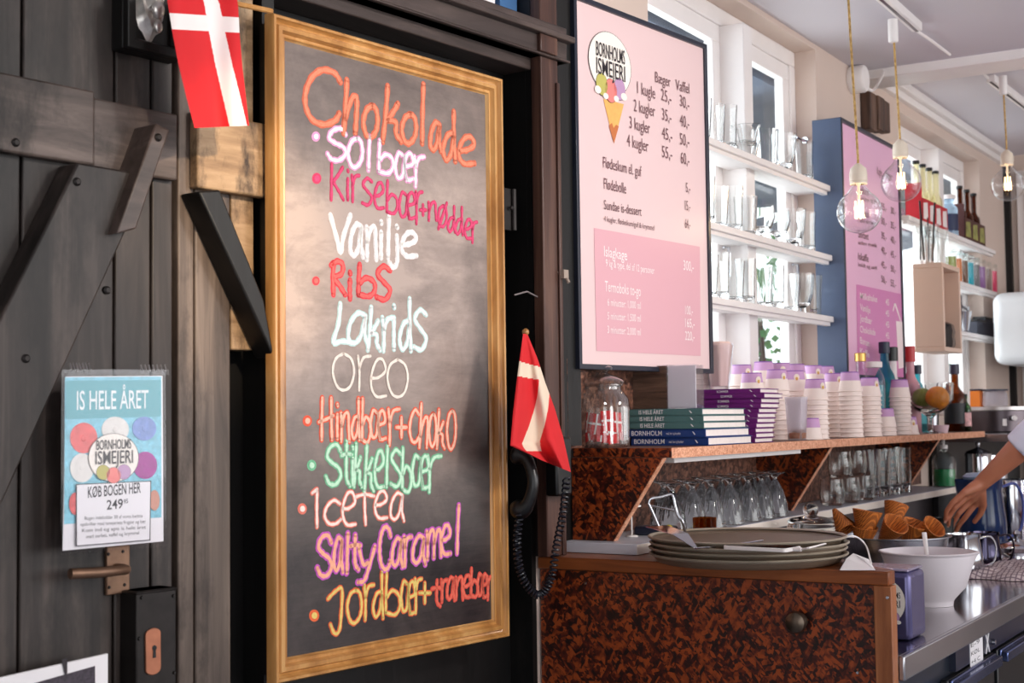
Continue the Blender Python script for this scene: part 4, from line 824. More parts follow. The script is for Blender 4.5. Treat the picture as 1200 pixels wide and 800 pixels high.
kn = {'tumbler': 'ribbed clear tumbler', 'highball': 'tall clear straight glass', 'goblet': 'clear footed goblet', 'wide': 'rounded stemmed clear glass', 'mug': 'flared clear glass cup'}
for z, nm, items in rowz:
    for i, (px, kd) in enumerate(items): glass_on(px, 250, z, kd, f'{kn[kd]}, {ORD[i]} along the {nm} window shelf from the first pink menu')
p = onY(878, 250, 1.66); o = gl('glass_cup', (p.x, 1.66, SH[0]+.052), P_mug, G_shelf, 36, ribs=8, ra=.0015); tag(o, 'flared clear glass cup stacked on top of another cup, upper window shelf', 'glass', 'clear glasses on the window shelves')

# ------------------------------------------------------------------ serving shelf: apothecary jar, books, holder, cups
t = thing('apothecary_jar', 'ribbed glass jar with knobbed lid full of small red flags, at the shelf end', 'jar', (0, 0, 0))
jx = 3.062; jp = onX(706, 500, jx); t.location = (jx, jp.y, ZS); c = V(t.location)
JZ = .91
def jp_(L_): return [(r, z_*JZ) for r, z_ in L_]
mb = MB(); mb.lathe(c, jp_([(0, .0006), (.058, .0006), (.063, .006), (.064, .02), (.0645, .10), (.062, .13), (.050, .150), (.047, .154), (.047, .162), (.052, .164), (.052, .168), (.049, .168), (.044, .160), (.046, .148), (.058, .128), (.0605, .10), (.060, .01), (0, .008)]), 96, ribs=24, ra=.0017, rz=(.005, .12)); mb.build('body', G_rib, t)
mb = MB(); mb.lathe(c, jp_([(0, .169), (.054, .169), (.056, .174), (.052, .180), (.034, .190), (.018, .196), (.014, .200), (.027, .206), (.028, .213), (.020, .219), (0, .220)]), 40); mb.build('lid', G_rib, t)
cam_a = math.atan2(-c.y, -c.x)
for k in range(16):
    rnd = random.Random(k); front = k < 9
    a = cam_a + ((k-4)*.30 if front else k*2.4); r = .048 if front else .026
    p = c+V((r*math.cos(a), r*math.sin(a), .010+(.022*(k % 2)+.004*(k % 3) if front else .004*(k-9)))); n_ = V((math.cos(a), math.sin(a), .12)).normalized()
    u = V((-math.sin(a), math.cos(a), rnd.uniform(-.25, .25))).normalized(); v = n_.cross(u).normalized(); v = v if v.z > 0 else -v; n_ = n_*.0006
    f = thing('paper_flag', f'small red flag with white cross inside the ribbed glass jar, {ORD[k]} in the heap', 'flag', p, 'paper flags in the glass jar')
    w2, h2 = .015, .041
    mb = MB(); mb.prism([p-u*w2, p+u*w2, p+u*w2+v*h2*1.2, p-u*w2+v*h2*1.2], n_); mb.build('paper', M_red, f, smooth=False)
    mb = MB(); mb.prism([p-u*w2*.45+n_*1.3, p-u*w2*.15+n_*1.3, p-u*w2*.15+v*h2*1.2+n_*1.3, p-u*w2*.45+v*h2*1.2+n_*1.3], n_*.5); mb.prism([p-u*w2+v*h2*.55+n_*1.4, p+u*w2+v*h2*.55+n_*1.4, p+u*w2+v*h2*.68+n_*1.4, p-u*w2+v*h2*.68+n_*1.4], n_*.5); mb.build('cross', M_flagwhite, f, smooth=False)

def book(label, x0, x1, y0, y1, z, th, cover, spine, sub, tilt=0, grp=None, edge=None):
    """lies flat, its spine towards -x"""
    t = thing('book', label, 'book', ((x0+x1)/2, (y0+y1)/2, z), grp)
    mb = MB(); mb.box(x0, x1, y0, y1, z, z+.0022); mb.box(x0, x1, y0, y1, z+th-.0022, z+th); mb.box(x0, x0+.003, y0, y1, z+.0022, z+th-.0022); mb.build('cover', cover, t, bev=.0006)
    mb = MB(); mb.box(x0+.003, x1-.004, y0+.003, y1-.003, z+.0022, z+th-.0022); mb.build('pages', edge or M_pages, t)
    mb = MB(); yl = y1-(y1-y0)*spine[1]; mb.text(spine[0], (x0-.0004, yl, z+th*.22), (0, -1, 0), (0, 0, 1), th*spine[4] if len(spine) > 4 else th*.56, spine[2], bold=.008)
    mb.build('spine_title', M_paper, t, smooth=False); mb = MB()
    if sub: mb.text(sub, (x0-.0004, yl-spine[2]-.012, z+th*.32), (0, -1, 0), (0, 0, 1), th*.3, .04)
    if sub: mb.build('spine_subtitle', M_paper, t, smooth=False); mb = MB()
    yy = y0+spine[3]; mb.prism([(x0-.0006, yy+.006, z+th*.7), (x0-.0006, yy+.002, z+th*.65), (x0-.0006, yy-.003, z+th*.3), (x0-.0006, yy-.0, z+th*.28)], (.0004, 0, 0))
    mb.build('spine_mark', M_paper, t, smooth=False)
    if tilt: t.rotation_euler = (0, 0, tilt)
    return t
M_teal_c = plain('teal cover', (74, 112, 112), .4); M_blue_c = plain('royal blue cover', (20, 58, 124), .4); M_purple_c = plain('purple cover', (112, 28, 116), .4)
XB = 3.25; yb0 = onX(828, 520, XB).y; yb1 = onX(736, 520, XB).y; bw = onY(880, 515, yb0).x-XB; z = ZS+.0005
BH = [.0205, .0205, .0165, .0165, .0165]
for i, hgt in enumerate(BH):
    dx = (.006, .002, -.001, .001, 0)[i]; dy = (-.002, .003, .006, .008, .010)[i]
    if i < 2: book('royal blue book at the very bottom of the pile beside the jar' if i == 0 else 'royal blue book second from the bottom of the pile beside the jar', XB+dx, XB+bw+dx, yb0+dy, yb1+dy-.004, z, hgt, M_blue_c, ('BORNHOLM', .04, .085, .03, .58), 'mad, hav og krydder', 0, 'books in the pile beside the jar')
    else: book(('lowest', 'middle', 'topmost')[i-2]+' of the three teal books in the pile beside the jar', XB+dx, XB+bw-.01+dx, yb0+dy, yb1+dy-.004, z, hgt, M_teal_c, ('IS HELE ÅRET', .18, .068, .03, .62), None, 0, 'books in the pile beside the jar')
    z += hgt+.0004
ZB = z
XQ = XB+bw+.04; q0 = onX(893, 480, XQ).y; q1 = q0+.215; qw = min(onY(915, 490, q0).x-XQ, .2); z = ZS+.0005
hgts = [.0135]*11; topz = onX(880, 455, XQ).z; hh = (topz-ZS)/11-.0003
for i in range(11):
    rnd = random.Random(i+40); dx = rnd.uniform(-.003, .003); dy = (.022, .018, .020, .016, .014, .012, .010, .003, .002, -.008, .004)[i]
    book(f'purple book in the stack behind the teal books, {ORD[i]} from its bottom', XQ+dx, XQ+qw+dx, q0+dy, q1+dy, z, hh, M_purple_c, ('SOMMER', .42, .034, .025, .5), None, 0, 'purple books in the rear stack'); z += hh+.0003
ZQ = z
# acrylic holder standing on the teal books
hx = XB+.035; a = onX(741, 470, hx); b = onX(782, 470, hx); d = onX(816, 470, hx); zt = onX(760, 429, hx).z
t = thing('leaflet_holder', 'clear acrylic leaflet holder with a painted view of brown wood standing on the teal books', 'holder', (hx, b.y, ZB))
mb = MB(); mb.box(hx, hx+.004, b.y, a.y, ZB, zt); mb.build('painted_wood_view', wood('painted wood view', (70, 48, 36), (112, 82, 62), (146, 112, 84), scale=(20, 6, 60)), t)  # painted brown panel stands for wood mirrored and seen through the acrylic
mb = MB(); mb.box(hx-.004, hx-.001, d.y, a.y, ZB, zt+.002); mb.box(hx-.004, hx+.045, b.y-.002, b.y+.0005, ZB, zt+.002); mb.box(hx+.04, hx+.043, d.y, a.y, ZB, zt); mb.box(hx-.004, hx+.043, d.y-.0025, d.y, ZB, zt); mb.box(hx-.004, hx+.043, d.y, a.y, ZB, ZB+.003); mb.build('acrylic_box', G_acryl, t, bev=.0006)
mb = MB(); mb.box(hx, hx+.004, d.y+.001, b.y-.003, ZB+.001, zt-.001); mb.build('white_leaflets', M_paper, t)
# tumbler of napkins on the purple books
cpx = onY(843, 447, 1.50); t = thing('plastic_tumbler', 'clear plastic tumbler stuffed with pale pink napkins on the purple books', 'tumbler', (XQ+.06, onX(843, 447, XQ+.06).y, ZQ)); c = V(t.location); ht = onX(843, 403, XQ+.06).z-ZQ
mb = MB(); mb.lathe(c, wall2([(.026, 0), (.028, .01), (.040, ht)], .0015), 32, ribs=10, ra=.001); mb.build('cup', G_acryl, t)
mb = MB(); mb.lathe(c, [(0, .009), (.022, .009), (.024, .02), (.037, ht-.004), (.030, ht+.006), (.02, ht-.006), (.01, ht+.004), (0, ht-.004)], 40, ribs=7, ra=.0015); mb.build('napkins', plain('pale pink napkin', (238, 204, 194), .9, var=.05), t)
# small tumbler of tasting spoons
dx_ = onY(934, 506, 1.432); t = thing('spoon_cup', 'clear square spoon cup with brown spoon tips in front of the cup stacks', 'cup', (dx_.x, 1.432, ZS)); c = V(t.location)
def sqcup(h, r0, r1, z0=0): return [(r0*1.3, z0), (r1*1.3, h)]
mb = MB(); H_ = onY(938, 465, 1.432).z-ZS
mb.lathe(c, [(0, .001), (.028, .001), (.036, H_), (.034, H_), (.026, .006), (0, .006)], 4, a0=math.pi/4); mb.build('cup', G_frost, t, smooth=False)
mb = MB(); mb.lathe(c, [(0, .007), (.025, .007), (.027, .022), (0, .03)], 12); mb.build('spoon_tips', plain('brown spoon tips', (150, 104, 84), .7, var=.3, scale=150), t)
mb = MB(); mb.lathe(c+V((0, 0, 0)), [(0, .034), (.022, .034), (.031, H_-.004), (.028, H_-.004), (0, .05)], 4, a0=math.pi/4); mb.build('white_liner', M_paper, t, smooth=False)

# paper cups, upside down in stacks
CH, CRT, CRB, STEP = .064, .037, .028, .0145
M_cupw = plain('white cup card', (246, 228, 220), .6, var=.02); M_cupp = plain('purple cup band', (204, 158, 202), .6, var=.06); M_cupd = plain('deep violet cup rim', (140, 84, 168), .6)
def cup_mesh():
    m = MB()
    m.mat(0).lathe((0, 0, 0), [(CRT-.001, .0), (CRT+.0022, .0012), (CRT+.0022, .0032), (CRT-.0003, .0042), (CRT-.0028, .020)], 30)
    m.mat(0).lathe((0, 0, 0), [(CRT-.0028, .020), (CRT-.0055, .036)], 30)
    m.mat(1).lathe((0, 0, 0), [(CRT-.0055, .036), (CRB, CH-.003)], 30)
    m.mat(2).lathe((0, 0, 0), [(CRB, CH-.003), (CRB-.001, CH), (CRB-.002, CH), (CRB-.004, CH-.003), (0, CH-.0035)], 30)
    m.mat(0).lathe((0, 0, 0), [(CRT-.001, .0), (CRT-.0018, .002), (CRB-.0012, CH-.006), (0, CH-.007)], 30)
    return m.build('paper_cup', [M_cupw, M_cupp, M_cupd], loc=(0, 0, 0))
cup0 = cup_mesh(); first = [True]
def cup_at(loc, label, grp):
    if first[0]: o = cup0; first[0] = False
    else: o = cup0.copy(); COL.objects.link(o)
    o.location = loc; o.rotation_euler = (0, 0, random.uniform(0, 6.28)); return tag(o, label, 'cup', grp)
M_badge = [plain('cup badge cream', (246, 230, 214), .6), plain('cup badge red', (220, 90, 80), .6), plain('cup badge gold', (214, 170, 80), .6)]
def stack(px, ytop, Y, where, badge=None):
    p = onY(px, ytop, Y); n = max(1, round((p.z-ZS-CH)/STEP)+1)
    for k in range(n):
        pos = 'topmost cup' if k == n-1 else f'{ORD[n-1-k]} cup from the top'
        o = cup_at((p.x+random.uniform(-.0008, .0008), Y+random.uniform(-.0008, .0008), ZS+.0006+k*STEP), f'white and purple paper {pos} of {where}' if k == n-1 else f'white paper {pos} of {where}', 'paper cups stacked on the serving shelf')
    if badge is not None:
        a = math.atan2(-Y, -p.x)+badge; base = V(o.location); m = MB(); dr = V((math.cos(a), math.sin(a), 0)); tn = V((-dr.y, dr.x, 0))
        for i, (u, h, r) in enumerate(((0, .043, .0085), (-.004, .038, .004), (.004, .039, .004))):
            rad = CRT - (CRT-CRB)*h/CH + .0003+.0002*i
            m.mat(i); m.prism([base + dr*(rad-.5*(r*math.cos(q))**2/rad+.0012) + tn*r*math.cos(q) + ZZ*(h+r*1.2*math.sin(q)) for q in [2*math.pi*k/14 for k in range(14)]], dr*.0003)
        bb = m.build('printed_badge', M_badge, o, loc=base, smooth=False); bb.matrix_parent_inverse = Matrix.Rotation(-o.rotation_euler.z, 4, 'Z'); bb.location = (0, 0, 0)
for i, (px, y, Yr, bd) in enumerate(((955, 445, 1.447, .75), (996, 437, 1.447, None), (1018.5, 445, 1.447, .8), (1054, 444.5, 1.447, None))): stack(px, y, Yr, f'the {ORD[i]} tall stack along the shelf front', bd)
for i, (px, y, Yr, bd) in enumerate(((881, 436, 1.53, .6), (910, 435, 1.53, .7), (931, 437, 1.53, .2), (977, 439, 1.53, .6), (1033, 439, 1.53, .5))): stack(px, y, Yr, f'the {ORD[i]} stack in the middle row', bd)
for i, (px, y, Yr, bd) in enumerate(((869, 426, 1.613, .6), (895, 424, 1.613, None), (915, 425, 1.613, .2), (932, 428, 1.613, None), (953, 427, 1.613, .5), (967, 428, 1.605, .6))): stack(px, y, Yr, f'the {ORD[i]} stack in the back row', bd)
stack(1037, 476, 1.442, 'the short stack between the tall front ones'); stack(1064, 492, 1.436, 'the low stack before the bottles', .6); stack(948, 489, 1.436, 'the low stack beside the spoon cup')
stack(820, 410, 1.62, 'the lone stack behind the leaflet holder')

# ------------------------------------------------------------------ upside down sundae glasses on the ledge
P_sund = [(.036, 0), (.0375, .002), (.036, .012), (.033, .03), (.029, .05), (.022, .075), (.012, .096), (.007, .104), (.007, .112), (.014, .118), (.030, .1235), (.031, .126), (.0, .127)]
P_sund = P_sund[:-1] + [(.0, .126), (0, .1215), (.012, .117), (.004, .112), (.004, .104), (.0095, .096), (.0195, .075), (.0265, .05), (.0305, .03), (.0335, .012), (.035, .002)]
sun0 = gl('sundae_glass', (0, 0, 0), P_sund, G_shelf, 36, ribs=12, ra=.0012, rz=(.02, .09)); k = 0
for row, (Y, pxs) in enumerate(((1.50, (788, 812, 834, 856, 877, 893, 909)), (1.575, (778, 801, 823, 846, 866, 884, 900)))):
    for i, px in enumerate(pxs):
        p = onY(px, 600, Y); o = sun0 if k == 0 else sun0.copy(); k += 1
        if k > 1: COL.objects.link(o)
        o.location = (p.x, Y, ZL+.0005)
        tag(o, f'upside down clear sundae glass, {ORD[i]} in the {"front" if row == 0 else "rear"} row on the white ledge', 'glass', 'upside down glasses on the ledge')
# glass mugs, tumblers and jug further along the ledge
def mug(label, loc, s=1.0, rz=0):
    t = thing('glass_mug', label, 'mug', loc, 'glass mugs on the ledge'); c = V(loc)
    mb = MB(); mb.lathe(c, [(0, 0)] + [(r*s, z_*s) for r, z_ in ((.030, 0), (.036, .006), (.040, .03), (.038, .06), (.036, .085), (.034, .085), (.036, .06), (.037, .03), (.033, .01))] + [(0, .01*s)], 32); mb.build('body', G_shelf, t)
    d = V((math.cos(rz), math.sin(rz), 0)); mb = MB(); mb.tube(smoothpath([c+d*.036*s+ZZ*.07*s, c+d*.058*s+ZZ*.066*s, c+d*.062*s+ZZ*.04*s, c+d*.05*s+ZZ*.02*s, c+d*.037*s+ZZ*.018*s], 5), .005*s, 8); mb.build('handle', G_jar, t)
for i, (px, z_) in enumerate(((975, 0), (994, 0), (1012, 0), (985, .086), (1003, .086))):
    p = onY(px, 585, 1.51); mug(f'clear glass mug, {("first", "second", "third")[i] if i < 3 else ("left", "right")[i-3]} in the {"lower" if i < 3 else "upper"} layer beside the second bracket', (p.x, 1.51, ZL+.0006+z_*1.0), .98, -2.2)
for i, px in enumerate((1022, 1034, 1047, 1059)):
    p = onY(px, 570, 1.53); o = gl('steel_rimmed_tumbler', (p.x, 1.53, ZL+.0005), [(r, z_*1.15) for r, z_ in P_highball], G_shelf, 32, ribs=10, ra=.0012); tag(o, f'tall ribbed glass on the ledge, {ORD[i]} of the four before the green bottle', 'glass', 'tall glasses on the ledge')
p = onY(1107, 565, 1.50); t = thing('soap_bottle', 'clear pump bottle with green liquid at the far end of the ledge', 'bottle', (p.x, 1.50, ZL)); c = V(t.location)
mb = MB(); mb.lathe(c, [(0, .0005), (.044, .0005), (.046, .01), (.046, .10), (.034, .125), (.014, .14), (.014, .15)], 28); mb.build('body', G_jar, t)
mb = MB(); mb.lathe(c, [(0, .004), (.042, .004), (.042, .07), (0, .07)], 24); mb.build('green_liquid', plain('green soap', (40, 140, 84), .2), t)
mb = MB(); mb.lathe(c, [(0, .151), (.016, .151), (.016, .165), (.005, .167), (.005, .185), (0, .185)], 16); mb.tube([c+ZZ*.183, c+ZZ*.187+V((-.04, -.01, 0)), c+ZZ*.176+V((-.055, -.012, 0))], .005); mb.build('pump', M_white, t)
# steel canisters on the counter at the far end
def canister(label, px, py, X, r, h, lid='dome', mat=None, grp=None, name='steel_canister', zb=ZC):
    p = onX(px, py, X); t = thing(name, label, 'canister', (X, p.y, zb+.0005), grp); c = V(t.location)
    mb = MB(); mb.lathe(c, [(0, 0), (r*.97, 0), (r, .006), (r, h*.93), (r*.97, h)] + ([] if lid else [(r*.93, h), (r*.93, .01), (0, .01)]), 36); mb.build('body', mat or M_polished, t)
    if lid:
        mb = MB(); mb.lathe(c, [(0, h), (r*1.02, h), (r*1.03, h+.012), (r*.9, h+.022), (r*.3, h+.034), (r*.12, h+.04), (r*.2, h+.055), (r*.14, h+.064), (0, h+.066)], 32); mb.build('lid', M_polished, t)
    return t
canister('squat steel shaker with domed lid under the far steel shelf', 1147, 560, 6.3, .055, .30)
canister('slim steel canister second under the far steel shelf', 1160, 560, 6.5, .04, .30, None)
canister('slim steel canister third under the far steel shelf', 1170, 560, 6.7, .04, .29, None)

# ------------------------------------------------------------------ trays and what lies on them
TC = V((2.885, 1.175, 0)); TR = .212
M_tray = plain('olive grey tray', (112, 95, 80), .36, var=.08, scale=30); M_trayrim = plain('tray rim grey', (152, 140, 124), .35)
for i in range(4):
    z = ZT+.0006+i*.0118; ox, oy = ((0, 0), (.006, .004), (-.002, -.003), (.002, .003))[i]
    t = thing('serving_tray', ('lowest', 'second lowest', 'second highest', 'topmost')[i]+' round olive grey serving tray of the stack on the cabinet', 'tray', (TC.x+ox, TC.y+oy, z), 'serving trays on the cabinet'); c = V(t.location)
    mb = MB(); mb.lathe(c, [(0, 0), (TR-.028, 0), (TR-.018, .003), (TR-.008, .016), (TR-.0105, .016), (TR-.016, .0125), (TR-.024, .0112), (0, .0112)], 72); mb.build('base', M_tray, t)
    mb = MB(); mb.lathe(c, [(TR-.0105, .016), (TR-.008, .0145), (TR-.001, .018), (TR, .0205), (TR-.003, .022), (TR-.008, .0205), (TR-.0105, .0185)], 72); mb.build('rim', M_trayrim, t)
ZTR = ZT+.0006+3*.0118+.0112
# phone
a, b = onZ(855, 642, ZTR), onZ(932, 646, ZTR); cpt = (a+b)/2
t = thing('mobile_phone', 'white edged mobile phone charging face up on the top tray', 'phone', (cpt.x, cpt.y, ZTR+.0004)); u = (b-a).normalized(); u.z = 0; v = V((-u.y, u.x, 0)); hl = .070; hw = .034
def slab(c, hl, hw, z0, z1, r=.008):
    pts = []
    for sx_, sy_, a0 in ((1, 1, 0), (-1, 1, 90), (-1, -1, 180), (1, -1, 270)):
        for k in range(5):
            an = R_(a0+k*22.5); pts.append(c + u*(sx_*(hl-r)+r*math.cos(an)) + v*(sy_*(hw-r)+r*math.sin(an)) + ZZ*z0)
    return MB().prism(pts, ZZ*(z1-z0))
slab(V(t.location), hl, hw, 0, .0075).build('body', M_white, t, bev=.001); slab(V(t.location), hl-.003, hw-.003, .0076, .0082).build('screen', plain('black phone glass', (16, 15, 18), .08), t)
t2 = thing('charging_cable', 'thin white charging cable looping off the tray from the phone', 'cable', t.location + u*hl)
e_ = t.location + u*hl + ZZ*.004; mb = MB(); mb.tube([e_+u*.001, e_+u*.016], .0042, 8); mb.build('plug', M_white, t2)
mb = MB(); mb.tube(smoothpath([e_+u*.016, e_+u*.04+ZZ*.006, dep(978, 634, 3.02), dep(1000, 628, 3.05), dep(1014, 638, 3.08), onZ(1021, 660, ZT+.004)], 8), .0018, 6); mb.build('cord', M_white, t2)
# cake server: bent blade, thin handle
t = thing('cake_server', 'bent stainless cake server lying over the tray edge', 'server', onZ(815, 641, ZTR))
p0, p1, p2 = onZ(893, 633, ZTR+.006), onZ(815, 642, ZTR+.002), dep(797, 626, (onZ(815, 642, ZTR)-O).dot(CF)+.01)
mb = MB(); mb.tube(smoothpath([p0, p0.lerp(p1, .5)+ZZ*-.002, p1], 6), .004, 8, flat=.5); mb.build('handle', M_polished, t)
p3 = dep(770, 617, (p2-O).dot(CF)+.06); sd = (p1-p2).cross(ZZ).normalized(); sd = V((.75, -.66, 0))*-1
mb = MB(); mb.prism([p1+sd*.004, p2+sd*.018, p2-sd*.018, p1-sd*.004], ZZ*.0018); mb.prism([p2+sd*.018, p3+sd*.026, p3-sd*.026, p2-sd*.018], ZZ*.0018); mb.build('blade', M_polished, t, bev=.0006)
# wire stand
t = thing('wire_stand', 'chrome wire sign stand between the trays and the glasses', 'stand', onZ(795, 648, ZT+.0005))
D_ = 3.2
def q(x, y, dd=0): return dep(x, y, D_+dd)
mb = MB(); mb.tube(smoothpath([onZ(784, 648, ZT+.0035), q(774, 622), q(766, 603), q(760, 590)], 5), .0032, 8); mb.tube(smoothpath([q(760, 590), q(763, 584), q(774, 582), q(786, 579), q(789, 583)], 5), .0032, 8)
mb.tube(smoothpath([q(789, 583), q(793, 600), q(801, 615), onZ(806, 647, ZT+.004)], 5), .0036, 8); mb.tube([q(762, 592), q(790, 598)], .0022, 8); mb.tube(smoothpath([onZ(784, 648, ZT+.0035), onZ(796, 646, ZT+.004)+ZZ*.004, q(803, 618, .05)], 4), .0025, 8)
mb.build('wire', M_steel, t)
p = onX(826, 626, 3.16); t = thing('amber_tumbler', 'ribbed amber brown glass tumbler behind the trays', 'tumbler', (3.16, min(p.y, 1.40), ZT)); c = V(t.location)
mb = MB(); zt_ = onX(826, 606, 3.16).z-ZT; mb.lathe(c, wall2([(.024, .0005), (.027, zt_*.5), (.028, zt_)], .003), 40, ribs=14, ra=.0013); mb.build('body', glass('amber glass', (.55, .26, .07), .8, .05, .25), t)
p = onZ(748, 627, ZL); t = thing('tape_dispenser', 'dark blue tape dispenser with a yellow knob at the start of the ledge', 'dispenser', (p.x+.02, 1.53, ZL)); c = V(t.location)
mb = MB(); mb.prism([c+V((-.03, -.045, .0005)), c+V((.03, -.045, .0005)), c+V((.03, .045, .0005)), c+V((-.03, .045, .0005))], ZZ*.022); mb.build('body', plain('dark blue plastic', (36, 42, 62), .35), t, bev=.006)
mb = MB(); mb.ball(c+V((-.028, -.05, .02)), .009, 14, 10); mb.build('yellow_knob', plain('yellow plastic', (206, 190, 60), .4), t)
p = onZ(752, 612, ZL); t = thing('table_sign', 'small white wire sign holder beside the tape dispenser', 'sign holder', (3.10, 1.56, ZL)); c = V(t.location)
mb = MB(); mb.lathe(c, [(0, .0005), (.016, .0005), (.014, .004), (0, .005)], 16); mb.tube([c+ZZ*.004, c+ZZ*.075], .002); mb.prism([c+V((-.012, -.02, .072)), c+V((.012, -.02, .072)), c+V((.012, .02, .078)), c+V((-.012, .02, .078))], ZZ*.004); mb.build('holder', M_white, t)
# crumpled paper napkin
t = thing('paper_napkin', 'folded white paper napkin on the cabinet right of the trays', 'napkin', onZ(1003, 664, ZT)); a, b, c_, d = onZ(984, 668, ZT+.0012), onZ(1026, 668, ZT+.0012), onZ(1018, 655, ZT+.0012), onZ(990, 655, ZT+.0012); tp = dep(1000, 648, (onZ(1000, 660, ZT)-O).dot(CF))
mb = MB(); mb.add([a, b, c_, d, tp, tp.lerp(b, .5)+ZZ*.004, tp.lerp(a, .5)+ZZ*.006], [(0, 1, 5, 4, 6), (1, 2, 4, 5), (2, 3, 4), (3, 0, 6, 4), (0, 3, 2, 1)]); mb.build('sheet', M_paper, t, ang=20)

# ------------------------------------------------------------------ on the steel counter
t = thing('tea_tin', 'blue violet tin with an oval logo behind the cabinet stile', 'tin', (3.12, .93, ZC)); ty0, ty1, tx0, tx1 = .874, 1.06, 3.045, 3.165
mb = MB(); mb.box(tx0, tx1, ty0, ty1, ZC+.0006, ZC+.145); mb.build('body', plain('blue violet tin', (96, 92, 134), .25, .5), t, bev=.012, seg=4)
mb = MB(); mb.box(tx0+.004, tx1-.004, ty0+.004, ty1-.004, ZC+.1455, ZC+.152); mb.build('lid', plain('lilac tin lid', (186, 178, 206), .2, .7), t, bev=.006, seg=3)
def PTn(x, y, l=0): return V((tx0-.0005-l, .925+(-x*.001), ZC+.076-y*.001))
emblem(PTn, 0, -6, 40, 46, .0006, t, [('BORNHOLMS', -31, 31, -14, -14, .013), ('ISMEJERI', -30, 30, 6, 6, .016)], 1, .0003)
for o in list(t.children):
    pass
bx = V((3.655, 1.0, ZC+.0005)); t = thing('mixing_bowl', 'large white plastic mixing bowl with a pouring lip on the steel counter', 'bowl', bx); c = bx
rz = onX(1090, 646, 3.66).z-ZC; k_ = (onX(1036, 650, 3.655)-onX(1146, 650, 3.655)).length/2
mb = MB(); mb.lathe(c, [(0, .004), (.05, .004), (.052, 0), (.058, 0), (.059, .010), (.062, .016), (k_*.76, rz*.35), (k_*.92, rz*.78), (k_*.955, rz-.006), (k_*.985, rz-.004), (k_, rz), (k_*.975, rz+.002), (k_*.95, rz-.004), (k_*.89, rz*.77), (k_*.73, rz*.36), (.05, .02), (0, .018)], 64)
m_ = plain('white bowl plastic', (226, 218, 222), .35, var=.01)
o = mb.build('bowl', m_, t)
for v in o.data.vertices:                                # a small pouring lip and a grip tab on the rim
    if v.co.z > rz*.9:
        for a0, am in ((R_(98), .006), (R_(-78), .007)):
            a = math.atan2(v.co.y, v.co.x)-a0; a = (a+math.pi) % (2*math.pi)-math.pi; w_ = math.exp(-(a/.16)**2)*am
            v.co.x += math.cos(a0)*w_; v.co.y += math.sin(a0)*w_
t = thing('white_spoon', 'white plastic spoon handle standing in the mixing bowl', 'spoon', c+ZZ*.03)
mb = MB(); s0_, s1_ = c+V((.02, -.0, .03)), dep(1083, 624, 3.72); mb.tube([s0_, s0_.lerp(s1_, .5), s1_], [.006, .005, .0065], 10, flat=.6); mb.ball(s0_, (.016, .012, .008), 12, 8); mb.build('handle', M_white, t)
# steel bowl with waffle cones
sb = V((4.06, 1.205, ZC+.0005)); t = thing('steel_bowl', 'wide steel bowl holding a heap of waffle cones', 'bowl', sb); RB = .152; HB_ = onX(1050, 628, 4.06).z-ZC
mb = MB(); mb.lathe(sb, [(0, 0), (.07, 0), (.085, .006), (RB*.8, HB_*.35), (RB*.95, HB_*.75), (RB-.004, HB_-.003), (RB+.006, HB_), (RB+.006, HB_+.003), (RB-.006, HB_+.001), (RB*.93, HB_*.75), (RB*.78, HB_*.36), (.08, .012), (0, .008)], 56); mb.build('bowl', M_steel, t)
m, nt, b = nodes('waffle'); L = nt.links.new
w1 = N(nt, 'ShaderNodeTexWave', i_Scale=80.0, i_Distortion=.4); w1.bands_direction = 'DIAGONAL'; L(coords(nt), w1.inputs['Vector'])
w2_ = N(nt, 'ShaderNodeTexWave', i_Scale=80.0, i_Distortion=.4); w2_.bands_direction = 'DIAGONAL'; L(coords(nt, (-1, 1, 1)), w2_.inputs['Vector'])
mxx = N(nt, 'ShaderNodeMath', operation='MAXIMUM'); L(w1.outputs['Fac'], mxx.inputs[0]); L(w2_.outputs['Fac'], mxx.inputs[1])
L(ramp(nt, mxx.outputs[0], [(.3, srgb((122, 58, 14))), (.75, srgb((190, 98, 30))), (1, srgb((222, 134, 56)))]), b.inputs['Base Color']); b.inputs['Roughness'].default_value = .6; bump(nt, b, mxx.outputs[0], .6, .002)
M_waffle = m
def cone(label, mouth, tip, r, grp='waffle cones in the steel bowl'):
    mouth, tip = V(mouth), V(tip); ax = (mouth-tip); Lc = ax.length; t = MB(); th = .004; vs = []; fs = []; n = 36
    qd = V((0, 0, 1)).rotation_difference(ax); prof = [(0, 0), (.006, .002), (r, Lc), (r-.002, Lc+.001), (r-th, Lc-.001), (.004, .01)]
    turns = 1.12
    for i in range(int(n*turns)+1):                        # one rolled sheet, its end overlapping its start
        a = 2*math.pi*i/n; g = .0035*i/n
        for rr, zz in prof[1:]:
            rr = rr+g*(zz/Lc); zz_ = zz + (.006*math.sin(a*.5) if zz > Lc*.5 else 0); vs.append(qd @ V((rr*math.cos(a), rr*math.sin(a), zz_)) + tip)
    m = len(prof)-1
    for i in range(int(n*turns)): fs += [(i*m+k, (i+1)*m+k, (i+1)*m+(k+1) % m, i*m+(k+1) % m) for k in range(m)]
    t.add(vs, fs); o = t.build('waffle_cone', M_waffle, loc=mouth*.5+tip*.5); return tag(o, label, 'waffle cone', grp)
zr_ = ZC+HB_
def cp(px, py, d): return dep(px, py, d)
DB = 4.0
cone('waffle cone pointing towards the cookie jar, with its tip raised', cp(990, 620, 4.02), cp(977, 596, 4.06), .030)
cone('upright waffle cone nest on top at the bowl edge nearest the jar', cp(1016, 600, 4.0), cp(1010, 646, 4.0), .040)
cone('waffle cone nested lowest beneath the upright cone', cp(1013, 618, 4.0), cp(1008, 654, 4.02), .036)
cone('waffle cone standing highest at the back of the heap', cp(1050, 592, 4.12), cp(1040, 634, 4.1), .034)
